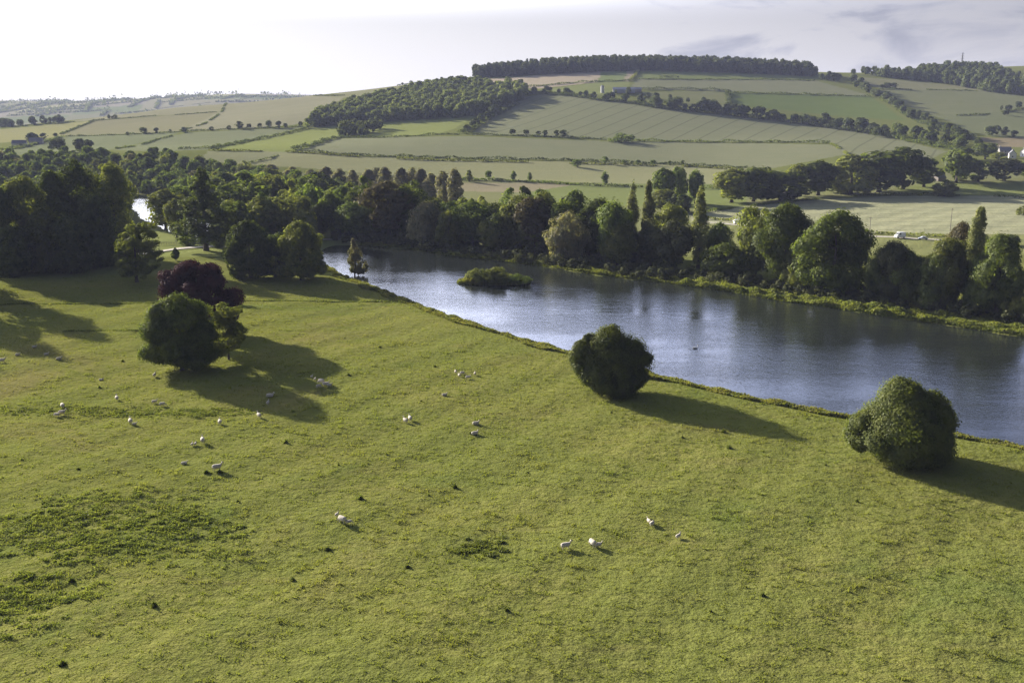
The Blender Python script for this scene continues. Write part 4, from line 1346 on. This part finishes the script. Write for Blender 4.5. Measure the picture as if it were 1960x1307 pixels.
def island_reeds():
    gg = np.random.default_rng(31)
    n = 9000
    a = gg.uniform(0, 6.28, n); r = gg.uniform(0, 1, n) ** .5
    x = ISLAND[0] + 12.5 * r * np.cos(a); y = ISLAND[1] + 6.2 * r * np.sin(a)
    z = np.maximum(height(x, y), WATER_Z) + 2.0 * gg.uniform(0, 1, n) * vnoise(x, y, 2.2, 4)
    V = leaf_quads(np.stack([x, y, z], 1), unit(n, gg), .42, gg, 2.0)
    tag(link('island_reeds', mesh_np('island_reeds', V, quads(V), LEAF['sedge'])), 'rushes and nettles covering the ground of the lake island', 'reeds', None, 'stuff')


island_reeds()


def grass_tint(name, a, b, c):
    m, N = newmat(name)
    geo = N.n('ShaderNodeNewGeometry')
    pos = geo.outputs['Position']
    n1 = N.noise(pos, .05, 4, .6); n2 = N.noise(pos, .6, 4, .7); n4 = N.noise(N.mapping(pos, (.25, 1, 1), (0, 0, .15)), .16, 4, .6)
    col = N.mix(N.ramp(n1, .35, .68), a, b)
    col = N.mix(N.math('MULTIPLY', N.ramp(n2, .4, .7), .6), col, c)
    col = N.mix(N.math('MULTIPLY', N.ramp(n4, .56, .74), .3), col, (.21, .18, .075))
    n5 = N.noise(pos, .016, 5, .62, .6)
    col = N.mix(N.ramp(n5, .54, .70, 0, .5), col, (.215, .180, .080))
    col = N.mix(N.ramp(n5, .46, .34, 0, .55), col, (.125, .165, .040))
    df = N.n('ShaderNodeBsdfDiffuse'); N.put(df.inputs[0], col)
    tr = N.n('ShaderNodeBsdfTranslucent'); N.put(tr.inputs[0], N.vmath('MULTIPLY', col, (1.2, 1.25, .6)))
    mx = N.n('ShaderNodeMixShader'); mx.inputs[0].default_value = .45
    N.t.links.new(df.outputs[0], mx.inputs[1]); N.t.links.new(tr.outputs[0], mx.inputs[2])
    finish(N, mx.outputs[0])
    return m


GRASS = grass_tint('grass', (.182, .200, .050), (.222, .220, .062), (.122, .145, .036))


def blades(P, h, wdt, gg, tilt=.35):
    n = len(P)
    a = gg.uniform(0, 2 * np.pi, n)
    s = np.stack([np.cos(a), np.sin(a), 0 * a], 1) * (wdt * gg.uniform(.6, 1.3, n) * .5)[:, None]
    lean = np.stack([gg.normal(0, tilt, n), gg.normal(0, tilt, n), np.ones(n)], 1) * (h * gg.uniform(.6, 1.3, n))[:, None]
    V = np.stack([P - s, P + s, P + lean], 1)
    return V.reshape(-1, 3)


def build_grass():
    gg = np.random.default_rng(21)
    V = []
    n = 1900000
    # even over the ground between the camera's view limits
    D = np.sqrt(gg.uniform(78 ** 2, 345 ** 2, n))
    D = D[(gg.uniform(0, 1, n) < np.clip(1.25 - D / 330, .25, 1))]
    X = gg.uniform(-.60, .62, len(D)) * D
    m = sdist_grid_ok(X, D)
    X, D = X[m], D[m]
    lump = .6 * vnoise(X + .3 * D, D * 1.6, 1.1, 1) + .4 * vnoise(X, D, .5, 2)
    lump2 = np.clip(vnoise(X, D * 1.5, 4.5, 3) * 1.6 + vnoise(X, D, 14, 4) - 1.25, 0, 1)
    tus = np.clip((lump - .56) * 4, 0, 1)
    keep = gg.uniform(0, 1, len(X)) < .40 + .60 * np.maximum(tus, lump2)
    X, D, lump, lump2, tus = X[keep], D[keep], lump[keep], lump2[keep], tus[keep]
    P = np.stack([X, D, height(X, D) - .03], 1)
    h = .07 + .10 * lump + tus * (.16 + .30 * lump2)
    V = blades(P, h, .10 + D * .0005, gg, .45)
    F = np.arange(len(V), dtype=np.int32).reshape(-1, 3)
    tag(link('grass', mesh_np('grass', V, F, GRASS)), 'yellow green grazed grass of the sheep meadow', 'grass', None, 'stuff')


def sdist_grid_ok(X, D):
    ok = np.ones(len(X), bool)
    near = D > 120
    ok[near] = sdist(LAKE, X[near], D[near]) > .4
    return ok


build_grass()


def weed_patch(name, cx, cy, rx, ry, n, hgt, label, seed, leaf=.17):
    gg = np.random.default_rng(seed)
    a = gg.uniform(0, 6.283, n); r = np.sqrt(gg.uniform(0, 1, n)) * (1 + .25 * np.sin(a * 3 + seed) + .15 * np.sin(a * 7))
    x = cx + rx * r * np.cos(a); y = cy + ry * r * np.sin(a)
    f = 1.7 * (.6 * vnoise(x, y * 1.4, 1.3, seed) + .4 * vnoise(x, y, .6, seed + 1)) - .72 + .12 * gg.normal(size=n)
    keep = f > .02 + .5 * np.clip((r - .45) / .6, 0, 1)
    x, y, f = x[keep], y[keep], f[keep]
    z = height(x, y) + hgt * np.clip(f * 1.3, .12, 1) * gg.uniform(.1, 1, len(x))
    V = leaf_quads(np.stack([x, y, z], 1), unit(len(x), gg) + np.array([0, 0, .3]), leaf, gg, 1.7)
    tag(link(name, mesh_np(name, V, quads(V), LEAF['weed'])), label, 'weeds', None, 'stuff')


for i, (px, py, rx, ry, n, lab) in enumerate([(190, 1010, 23, 13, 48000, 'broad dark patch of nettles at the left of the foreground meadow'), (920, 1048, 4.6, 3.4, 7500, 'small round dark weed patch in the middle of the foreground'),
                                             (40, 1150, 10, 9, 15000, 'dark rough weeds at the lower left corner'), (150, 785, 18, 4, 9000, 'thin weedy strip near the sheep on the left'), (370, 790, 16, 3.5, 6500, 'thin weedy strip between the left sheep and tree shadow')]):
    P = gnd(px, py)
    weed_patch('weed_patch', P[0], P[1], rx, ry, n, .34, lab, 60 + i)

# single dark tufts dotted over the meadow
TUFT = None


def tufts():
    gg = np.random.default_rng(77)
    n = 320
    r = gg.uniform(0, 1, n) ** .5
    a = gg.uniform(0, 6.28, n)
    P = np.stack([r * .42 * np.cos(a), r * .38 * np.sin(a), np.abs(gg.normal(.2, .18, n)) * (1.15 - r)], 1)
    V = leaf_quads(P, unit(n, gg) + np.array([0, 0, .2]), .26, gg, 2.4)
    me = mesh_np('weed_tuft', V, quads(V), LEAF['weed'])
    pts = [(235, 692), (240, 700), (190, 742), (285, 732), (547, 847), (648, 890), (672, 952), (690, 955), (738, 972), (820, 948), (870, 933), (603, 1045), (627, 1052), (760, 862), (740, 870), (660, 648), (738, 652), (727, 665), (540, 632),
           (832, 702), (806, 768), (870, 760), (1170, 790), (1270, 820), (1300, 826), (1306, 838), (1324, 862), (1385, 827), (1076, 742), (1396, 858), (560, 788), (618, 795), (667, 718), (482, 1062), (137, 1112), (295, 1160), (340, 1212), (120, 1272),
           (585, 1230), (420, 905), (150, 898), (226, 906), (395, 905), (105, 660), (970, 1168), (1360, 1170), (1150, 1220), (1460, 1140), (1540, 905), (1580, 890), (1640, 960), (1250, 905), (1010, 905), (985, 770), (900, 830), (455, 960), (350, 950), (560, 1110), (690, 1180), (780, 1085)]
    pts = [q for k_, q in enumerate(pts) if k_ % 5 not in (1, 3)]
    for i, (px, py) in enumerate(pts):
        P = gnd(px, py)
        o = link('weed_tuft', me, None, tuple(P))
        s = float(gg.uniform(.3, .8))
        o.scale = (s, s, s * float(gg.uniform(.8, 1.4))); o.rotation_euler = (0, 0, float(gg.uniform(0, 6.28)))
        tag(o, 'single dark weed tuft growing alone in the grazed grass', 'weed tuft', 'single weed tufts in the meadow')


tufts()


# old ditch line across the upper meadow: rough grass
def rough_line(name, line, n, label, seed, hgt=.3, wd=.9):
    gg = np.random.default_rng(seed)
    F = np.array([gnd(*p)[:2] for p in line])
    L = np.concatenate([[0], np.cumsum(np.linalg.norm(np.diff(F, axis=0), axis=1))])
    l = gg.uniform(0, L[-1], n)
    x = np.interp(l, L, F[:, 0]); y = np.interp(l, L, F[:, 1]) + gg.normal(0, wd * .4, n)
    z = height(x, y) + hgt * gg.uniform(0, 1, n) * (.5 + .5 * np.sin(l * .4))
    V = leaf_quads(np.stack([x, y, z], 1), unit(n, gg), .32, gg, 1.8)
    tag(link(name, mesh_np(name, V, quads(V), LEAF['weed'])), label, 'rough grass', None, 'stuff')


rough_line('rough_grass', [(0, 584), (120, 582), (290, 580), (470, 576), (620, 577), (780, 580)], 3000, 'dark line of rough grass across the upper meadow', 81)
rough_line('rough_grass', [(120, 634), (200, 632), (280, 634)], 500, 'short rough grass line left of the dark cone shaped tree', 82, .2)


# ------------------------------------------------------------------ sheep and swan
def remesh(mb, name, mat, voxel, smooth=2):
    me = mb.mesh(name, mat, True)
    o = link(name, me)
    md = o.modifiers.new('r', 'REMESH'); md.mode = 'VOXEL'; md.voxel_size = voxel; md.use_smooth_shade = True
    ms = o.modifiers.new('s', 'SMOOTH'); ms.iterations = smooth; ms.factor = .5
    dg = bpy.context.evaluated_depsgraph_get()
    me2 = bpy.data.meshes.new_from_object(o.evaluated_get(dg))
    me2.name = name
    bpy.data.objects.remove(o)
    if not me2.materials: me2.materials.append(mat)
    return me2


WOOL = simple('wool', (.56, .50, .41), .95, .15, 6)
FACE = simple('sheep_face', (.55, .48, .40), .9, .1, 6)
DARKW = simple('hoof', (.07, .06, .05), .8)


def sheep_parts(pose):
    b = MB()
    rings = []
    for x, z, hw_, hh in [(-.64, .60, .06, .08), (-.60, .60, .22, .22), (-.42, .58, .31, .31), (-.1, .57, .34, .33), (.2, .58, .32, .32), (.44, .62, .24, .26), (.56, .66, .14, .17)]:
        if pose == 'lying': z -= .30
        rings.append(((x, 0, z), (0, hw_, 0), (0, 0, hh)))
    b.loft(rings)
    b.tube([(-.6, 0, rings[0][0][2]), (-.68, 0, rings[0][0][2] - .12), (-.69, 0, rings[0][0][2] - .25)], [.05, .045, .03])
    if pose == 'grazing':
        neck = [(.42, 0, .64), (.62, 0, .48), (.76, 0, .30)]
        hd = [(.70, .0, .36), (.80, 0, .24), (.90, 0, .10), (.93, 0, .06)]
    elif pose == 'lying':
        neck = [(.40, 0, .38), (.54, 0, .56), (.60, 0, .70)]
        hd = [(.54, 0, .74), (.66, 0, .74), (.82, 0, .64), (.86, 0, .62)]
    else:
        neck = [(.42, 0, .68), (.58, 0, .86), (.64, 0, 1.0)]
        hd = [(.58, 0, 1.06), (.70, 0, 1.05), (.86, 0, .95), (.90, 0, .93)]
    b.tube(neck, [.17, .13, .10], 9)
    b.tube(hd, [.09, .105, .065, .045], 9)
    for s in (-1, 1):
        c = Vector(hd[0]) * .55 + Vector(hd[1]) * .45
        b.tube([c + Vector((0, .07 * s, .05)), c + Vector((-.02, .15 * s, .05)), c + Vector((-.03, .21 * s, .02))], [.035, .035, .012], 6)
        if pose != 'lying':
            b.tube([(.34, .12 * s, .5), (.34, .12 * s, .30), (.35, .12 * s, .0)], [.085, .05, .04], 7)
            b.tube([(-.40, .13 * s, .55), (-.36, .13 * s, .36), (-.46, .13 * s, .24), (-.43, .13 * s, .0)], [.12, .075, .05, .04], 7)
        else:
            b.tube([(.3, .16 * s, .2), (.5, .17 * s, .07), (.3, .17 * s, .05)], [.08, .05, .04], 7)
            b.tube([(-.35, .2 * s, .22), (-.1, .25 * s, .08), (-.38, .25 * s, .06)], [.12, .06, .04], 7)
    return remesh(b, 'sheep', WOOL, .035)


SHEEP = {p: sheep_parts(p) for p in ('standing', 'grazing', 'lying')}
FLOCK = [
    # px py size(1 ewe, .6 lamb) pose facing label
    (655, 996, 1.1, 'grazing', 2.4, 'ewe grazing between two lambs in the foreground left of centre'), (645, 984, .6, 'standing', 1.2, 'lamb behind the foreground ewe left of centre'), (668, 998, .65, 'grazing', .2, 'lamb right beside the foreground ewe left of centre'),
    (1083, 1046, 1.0, 'standing', .3, 'sheep standing alone facing right in the foreground'), (1134, 1041, 1.05, 'grazing', 2.0, 'ewe in the pair right of the lone foreground sheep'), (1145, 1043, .75, 'standing', .1, 'lamb touching the ewe in the right foreground pair'),
    (1242, 997, .7, 'standing', 1.9, 'upper lamb of the close pair on the right of the foreground'), (1248, 1002, .75, 'grazing', 1.0, 'lower lamb of the close pair on the right'), (1298, 1026, .7, 'standing', .8, 'lamb alone, rightmost of the flock'),
    (416, 896, 1.15, 'standing', .4, 'white sheep standing alone above the nettle patch'), (353, 884, .75, 'lying', .2, 'sheep lying left of the lone white one'), 
    (388, 843, 1.05, 'standing', 1.9, 'ewe beside two small lambs below the dark tree shadow'), (368, 849, .6, 'standing', 1.6, 'left lamb of the two beside their ewe'), (374, 848, .6, 'standing', 1.6, 'right lamb of the two beside their ewe'),
    (421, 808, 1.0, 'standing', 1.9, 'sheep near the lower edge of the cone tree shadow'), (496, 795, 1.0, 'standing', 2.2, 'sheep at the sunny edge of the tree shadow'), (250, 807, 1.1, 'standing', 2.0, 'ewe with a lamb on the left of the meadow'), (258, 810, .6, 'standing', 0.3, 'lamb beside its ewe on the left of the meadow'),
    (224, 762, 1.0, 'standing', 2.0, 'sheep alone on the left above the ewe and lamb'), (296, 768, .8, 'standing', .5, 'left sheep of the pair below the cone tree'), (311, 773, .85, 'grazing', .2, 'right sheep of the pair below the cone tree'),
    (120, 777, 1.1, 'grazing', 2.1, 'upper sheep of the far left trio'), (119, 790, 1.0, 'standing', .4, 'middle sheep of the far left trio'), (109, 793, .8, 'grazing', 3.0, 'lowest lamb of the far left trio'),
    (296, 717, .9, 'standing', 1.6, 'sheep beside the left end of the cone tree shadow'), (194, 724, .7, 'lying', .2, 'lamb lying alone on the far left'), (34, 676, .8, 'lying', .2, 'sheep in the sun between two lime shadows'), (66, 661, .8, 'lying', .2, 'upper sheep in the lime shadow'),
    (89, 675, .8, 'lying', .3, 'left sheep of two in the lower lime shadow'), (113, 684, .9, 'lying', .5, 'right sheep of two in the lower lime shadow'), (4, 690, 1.1, 'standing', .3, 'sheep in shadow at the left picture edge'),
    (517, 755, 1.1, 'lying', .1, 'sheep lying inside the cone tree shadow'), (513, 770, .8, 'standing', 1.5, 'sheep standing inside the cone tree shadow'),
    (615, 730, 1.15, 'grazing', 2.5, 'largest sheep of the cluster at the copper beech shadow tip'), (624, 735, 1.0, 'standing', .1, 'sheep at the right of the cluster by the beech shadow'), (610, 738, .8, 'grazing', .6, 'lowest lamb of the cluster by the beech shadow'), (603, 724, .6, 'standing', 1.5, 'lamb in shade right above the beech shadow cluster'), (597, 719, .6, 'standing', 1.2, 'lamb in shade farthest left of the beech shadow cluster'), (631, 736, .8, 'standing', 0.0, 'rightmost lamb of the beech shadow cluster'),
    (776, 805, 1.0, 'standing', 2.2, 'left sheep of the pair in mid meadow'), (785, 801, 1.0, 'standing', 1.9, 'right sheep of the pair in mid meadow'), (911, 808, .95, 'lying', .3, 'upper of two sheep right of the mid meadow pair'), (909, 827, .95, 'lying', .4, 'lower of two sheep right of the mid meadow pair'),
    (851, 753, .8, 'lying', .2, 'sheep lying alone below the far group of five'), (872, 710, .7, 'standing', 1.8, 'leftmost of the far group of five sheep'), (879, 717, .75, 'standing', 2.0, 'second from left of the far group of five sheep'), (885, 713, .8, 'grazing', .2, 'middle one of the far group of five sheep'), (896, 721, .8, 'standing', .2, 'lowest of the far group of five sheep'), (909, 714, .75, 'standing', 1.6, 'rightmost of the far group of five sheep'),
]
for px, py, s, pose, rz, lab in FLOCK:
    P = gnd(px, py + 4)
    o = link('lamb' if s < .82 else 'sheep', SHEEP[pose], None, (P[0], P[1], P[2] - .02))
    o.rotation_euler = (0, 0, rz); o.scale = (s * 1.06,) * 3
    tag(o, lab, 'sheep', 'sheep grazing the meadow')

SWAN = simple('swan_feathers', (.8, .79, .76), .8, .05)
b = MB()
b.loft([((-.75, 0, .28), (0, .05, 0), (0, 0, .04)), ((-.5, 0, .2), (0, .2, 0), (0, 0, .16)), ((-.1, 0, .15), (0, .28, 0), (0, 0, .22)), ((.3, 0, .12), (0, .22, 0), (0, 0, .18)), ((.5, 0, .14), (0, .08, 0), (0, 0, .1))])
b.tube([(.42, 0, .15), (.6, 0, .35), (.56, 0, .65), (.58, 0, .82), (.68, 0, .84), (.84, 0, .76)], [.11, .07, .055, .065, .07, .03], 8)
P = flat([(1331, 667)], WATER_Z)[0]
o = link('swan', remesh(b, 'swan', SWAN, .03), None, (P[0], P[1], WATER_Z))
o.rotation_euler = (0, 0, .4); o.scale = (1.15,) * 3
tag(o, 'white swan swimming alone on the lake', 'swan')


# ------------------------------------------------------------------ tracks and dam
GRAVEL = simple('gravel', (.42, .38, .32), .95, .2, .6)


def ribbon(name, line, wd, lift=.05):
    F = np.array([gnd(*p)[:2] for p in line])
    L = np.concatenate([[0], np.cumsum(np.linalg.norm(np.diff(F, axis=0), axis=1))])
    l = np.arange(0, L[-1], 2.0)
    x = np.interp(l, L, F[:, 0]); y = np.interp(l, L, F[:, 1])
    dx = np.gradient(x); dy = np.gradient(y); n = np.hypot(dx, dy)
    V = []
    for s in np.linspace(-1, 1, 5):
        xx = x - dy / n * wd * .5 * s; yy = y + dx / n * wd * .5 * s
        V.append(np.stack([xx, yy, height(xx, yy) + lift + .06 * (1 - s * s)], 1))
    V = np.stack(V, 1).reshape(-1, 3)
    i = np.arange(len(l) - 1)[:, None] * 5 + np.arange(4)[None]
    Fc = np.stack([i, i + 1, i + 6, i + 5], -1).reshape(-1, 4)
    return tag(link(name, mesh_np(name, V, Fc, GRAVEL, True)), kind='structure')


ribbon('track', [(200, 494), (290, 484), (340, 477), (420, 471), (480, 466), (545, 463), (620, 459), (680, 460), (720, 464)], 4.0, .25)
ribbon('lane', [(1340, 424), (1440, 434), (1560, 444), (1660, 452), (1740, 456), (1850, 462)], 4.0, .08)


# ------------------------------------------------------------------ buildings and small things
WALLW = simple('white_render', (.62, .61, .58), .85, .06)
STONE = simple('stone_wall', (.32, .30, .27), .9, .2, 1)
SLATE = simple('slate_roof', (.16, .16, .18), .7, .2, 1)
SHEET = simple('sheet_roof', (.30, .31, .35), .5, .15, .4)
GLASS = simple('window_glass', (.03, .035, .04), .15, .1)
TIMBER = simple('weathered_timber', (.22, .19, .16), .9, .2)
STEEL = simple('galvanised_steel', (.16, .165, .18), .7, .1, 1, .2)
PAINT = simple('white_paint', (.80, .80, .82), .35, .03)
SILVER = simple('silver_paint', (.45, .47, .50), .3, .05, 1, .3)
RUBBER = simple('tyre_rubber', (.03, .03, .03), .9)


def house(P, L, Wd, hw_, hr, rz, wall, roof, label, cat, name, chimney=True, windows=True):
    e = empty(name, (float(P[0]), float(P[1]), float(P[2]) - .2), rz)
    m = MB()
    x, y = L / 2, Wd / 2
    m.add([(-x, -y, 0), (x, -y, 0), (x, y, 0), (-x, y, 0), (-x, -y, hw_), (x, -y, hw_), (x, y, hw_), (-x, y, hw_), (-x, 0, hr - .1), (x, 0, hr - .1)],
          [(0, 1, 5, 4), (2, 3, 7, 6), (1, 2, 6, 9, 5), (3, 0, 4, 8, 7), (0, 3, 2, 1)])
    link('wall', m.mesh('wall', wall), e)
    r = MB()
    o_ = .35
    sl_ = (hr - hw_) / y
    for s in (-1, 1):
        r.add([(-x - o_, s * (y + o_), hw_ - sl_ * o_), (x + o_, s * (y + o_), hw_ - sl_ * o_), (x + o_, 0, hr), (-x - o_, 0, hr),
               (-x - o_, s * (y + o_), hw_ - sl_ * o_ + .22), (x + o_, s * (y + o_), hw_ - sl_ * o_ + .22), (x + o_, 0, hr + .22), (-x - o_, 0, hr + .22)],
              [(0, 1, 2, 3), (7, 6, 5, 4), (0, 4, 5, 1), (3, 2, 6, 7), (0, 3, 7, 4), (1, 5, 6, 2)])
    ro = link('roof', r.mesh('roof', roof), e)
    if chimney:
        link('chimney', MB().box(-x + .3, -x + 1.2, -.45, .45, hr - .5, hr + 1.3).mesh('chimney', STONE), ro)
    if windows:
        k = max(2, int(L / 3.2))
        for j in range(k):
            cx = -x + (j + .5) * L / k
            for zz_ in ([1.0, 3.6] if hw_ > 4.5 else [1.1]):
                link('window', MB().box(cx - .5, cx + .5, -y - .04, -y + .05, zz_, zz_ + 1.2).mesh('window', GLASS), e)
        for zz_ in ([1.0, 3.6] if hw_ > 4.5 else [1.1]):
            link('window', MB().box(-x - .04, -x + .05, -.5, .5, zz_, zz_ + 1.2).mesh('window', GLASS), e)
        link('door', MB().box(-.45 + L * .12, .45 + L * .12, -y - .06, -y + .05, 0.2, 2.2).mesh('door', TIMBER), e)
    return tag(e, label, cat)


house(gnd(1937, 303), 8, 6, 4.4, 7.4, R(70), WALLW, SLATE, 'white gabled cottage among dark trees at right', 'house', 'cottage')
house(gnd(1966, 300), 11, 6, 4.4, 7.2, R(20), WALLW, SLATE, 'white house cut by the right picture edge', 'house', 'cottage')
house(gnd(1922, 298), 10, 7, 4.8, 8.0, R(-10), STONE, SLATE, 'grey stone house left behind the white cottage', 'house', 'cottage')
house(gnd(1797, 346), 8, 6, 2.6, 5.6, R(25), TIMBER, SLATE, 'small grey barn half hidden at the right end of avenue', 'barn', 'field_barn', False, False)
house(gnd(1194, 178), 30, 13, 4.5, 7.5, R(-4), SHEET, SHEET, 'long grey farm barn with pitched sheet roof on hillside', 'barn', 'farm_barn', False, False)
house(gnd(1217, 176), 14, 9, 3.6, 6.0, R(8), STONE, SHEET, 'smaller farm shed at right of the long grey barn', 'shed', 'farm_shed', False, False)
house(gnd(394, 465), 6, 4, 2.4, 4.0, R(8), STONE, SLATE, 'little stone boathouse beside the pond under the conifer', 'boathouse', 'boathouse', False, False)
for px, py, lab in [(38, 281, 'pale farmhouse at the left among dark trees'), (70, 276, 'grey farm building right of the left farmhouse')]:
    house(gnd(px, py), 14, 8, 3.8, 7, R(12), WALLW if px < 50 else STONE, SLATE, lab, 'farmhouse', 'farmhouse', False, False)

P = gnd(1153, 178)
e = empty('silo', tuple(P))
m = MB(); n = 20
m.tube([(0, 0, -.2), (0, 0, 8.5)], [2.4, 2.4], n)
link('tank', m.mesh('tank', WALLW, False), e)
m = MB(); m.tube([(0, 0, 8.5), (0, 0, 9.3), (0, 0, 9.8), (0, 0, 10)], [2.5, 2.0, 1.1, .15], n)
link('cap', m.mesh('cap', STEEL, True), e)
m = MB(); m.box(-.3, -.24, -2.6, -2.54, 0, 9); m.box(.24, .3, -2.6, -2.54, 0, 9)
for k in range(14): m.box(-.24, .24, -2.59, -2.55, .5 + k * .6, .56 + k * .6)
link('ladder', m.mesh('ladder', STEEL), e)
tag(e, 'pale round silo standing left of the farm barn', 'silo')


def vehicle(P, rz, L, Wd, Hh, paint, label, cat, name, style):
    e = empty(name, (float(P[0]), float(P[1]), float(P[2]) + .05), rz)
    x, y = L / 2, Wd / 2
    b = MB()
    if style == 'van':
        prof_ = [(-x, .45), (-x, Hh - .25), (-x + .25, Hh), (x - 1.3, Hh), (x - .75, Hh * .62), (x - .1, Hh * .48), (x, .45)]
    else:
        prof_ = [(-x, .35), (-x, Hh * .6), (-x + .5, Hh * .65), (-x + 1.0, Hh), (x - 1.9, Hh), (x - 1.1, Hh * .64), (x - .1, Hh * .5), (x, .35)]
    nn = len(prof_)
    V = [(a, -y, c) for a, c in prof_] + [(a, y, c) for a, c in prof_]
    b.add(V, [tuple(range(nn)), tuple(range(2 * nn - 1, nn - 1, -1))] + [(i, (i + 1) % nn, nn + (i + 1) % nn, nn + i) for i in range(nn)])
    link('body', b.mesh('body', paint), e)
    for sx in (-1, 1):
        for sy in (-1, 1):
            w_ = MB(); w_.tube([(sx * (x - .8), sy * (y - .12) - .12, .33), (sx * (x - .8), sy * (y - .12) + .14, .33)], [.33, .33], 14)
            link('wheel', w_.mesh('wheel', RUBBER), e)
    for sy in (-1, 1):
        g_ = MB()
        x0, x1 = (x - 2.2, x - 1.2) if style == 'van' else (-x + 1.1, x - 1.9)
        g_.box(x0, x1, sy * (y + .012) - .01, sy * (y + .012) + .01, Hh * .62, Hh * .88)
        link('window', g_.mesh('window', GLASS), e)
    if style == 'van':
        g_ = MB(); g_.add([(x - 1.27, -y + .1, Hh - .06), (x - 1.27, y - .1, Hh - .06), (x - .74, y - .1, Hh * .64), (x - .74, -y + .1, Hh * .64), (x - 1.22, -y + .1, Hh - .06), (x - 1.22, y - .1, Hh - .06), (x - .69, y - .1, Hh * .64), (x - .69, -y + .1, Hh * .64)],
                          [(4, 7, 6, 5), (0, 1, 2, 3), (0, 4, 5, 1), (1, 5, 6, 2), (2, 6, 7, 3), (3, 7, 4, 0)])
        link('windscreen', g_.mesh('windscreen', GLASS), e)
    return tag(e, label, cat)


vehicle(gnd(1722, 456), R(195), 4.6, 2.1, 2.7, PAINT, 'white camper van parked on the lane beyond the lake', 'camper van', 'camper_van', 'van')
vehicle(gnd(1766, 459), R(170), 4.2, 1.7, 1.45, SILVER, 'silver car parked right of the white camper van', 'car', 'parked_car', 'car')
vehicle(gnd(1412, 429), R(15), 4.8, 2.0, 2.3, PAINT, 'white van half hidden behind the light green tree', 'van', 'parked_van', 'van')

for px, yb, yt, lab in [(1664, 450, 416, 'left utility pole at the edge of the pale crop'), (1818, 448, 399, 'taller right utility pole at the edge of the pale crop')]:
    P = gnd(px, yb)
    h = top_height(px, yt, P)
    e = empty('utility_pole', tuple(P))
    link('pole', MB().tube([(0, 0, -.3), (0, 0, h)], [.17, .12], 8).mesh('pole', TIMBER), e)
    link('crossarm', MB().box(-.8, .8, -.06, .06, h - .5, h - .36).mesh('crossarm', TIMBER), e)
    tag(e, lab, 'pole', 'utility poles by the lane')

# lattice mast on the right ridge
P = gnd(1840, 132)
h = top_height(1840, 101, P)
e = empty('transmission_mast', tuple(P))
m = MB()
for sx in (-1, 1):
    for sy in (-1, 1):
        m.tube([(2.6 * sx, 2.6 * sy, -1), (1.0 * sx, 1.0 * sy, h * .5), (.35 * sx, .35 * sy, h)], [.32, .26, .22], 5)
for k in range(9):
    f0, f1 = k / 9, (k + 1) / 9
    w0 = np.interp(f0, [0, .5, 1], [2.6, 1.0, .35]); w1 = np.interp(f1, [0, .5, 1], [2.6, 1.0, .35])
    for s in (-1, 1):
        m.tube([(-w0, s * w0, f0 * h), (w1, s * w1, f1 * h)], [.14, .14], 4); m.tube([(w0, s * w0, f0 * h), (-w1, s * w1, f1 * h)], [.14, .14], 4)
        m.tube([(s * w0, -w0, f0 * h), (s * w1, w1, f1 * h)], [.14, .14], 4)
link('tower', m.mesh('tower', STEEL), e)
for f in (.62, .78, .93):
    link('crossarm', MB().tube([(-3.0, 0, f * h), (0, 0, f * h + .7), (3.0, 0, f * h)], [.14, .3, .14], 5).mesh('crossarm', STEEL), e)
tag(e, 'tall thin lattice mast standing on the right skyline', 'mast')


def fence(line, n, label):
    F = np.array([gnd(*p) for p in line])
    a, b_ = F[0], F[-1]
    e = empty('park_fence', tuple(a))
    pts = [a + (b_ - a) * i / n for i in range(n + 1)]
    pts = [Vector((p[0] - a[0], p[1] - a[1], float(height(np.array([p[0]]), np.array([p[1]]))[0]) - a[2])) for p in pts]
    for p in pts:
        link('post', MB().box(p.x - .07, p.x + .07, p.y - .07, p.y + .07, p.z - .2, p.z + 1.3).mesh('post', TIMBER), e)
    for zz_ in (.5, .85, 1.18):
        m_ = MB()
        m_.tube([p + Vector((0, -.1, zz_)) for p in pts], [.05] * len(pts), 4)
        link('rail', m_.mesh('rail', TIMBER), e)
    tag(e, label, 'fence')


fence([(285, 470), (392, 470)], 22, 'low timber post and rail fence on the sunlit grass by pond')

# ------------------------------------------------------------------ the air
hz, N = newmat('haze')
pv = N.n('ShaderNodeVolumePrincipled')
pv.inputs['Color'].default_value = (.62, .68, 1.0, 1)
pv.inputs['Density'].default_value = 6.0e-5
pv.inputs['Anisotropy'].default_value = .0
o_ = N.n('ShaderNodeOutputMaterial')
N.t.links.new(pv.outputs[0], o_.inputs['Volume'])
hb = link('haze', MB().box(-7600, 7600, -420, 9000, -4.5, 215).mesh('haze', hz))
tag(hb, kind='stuff')
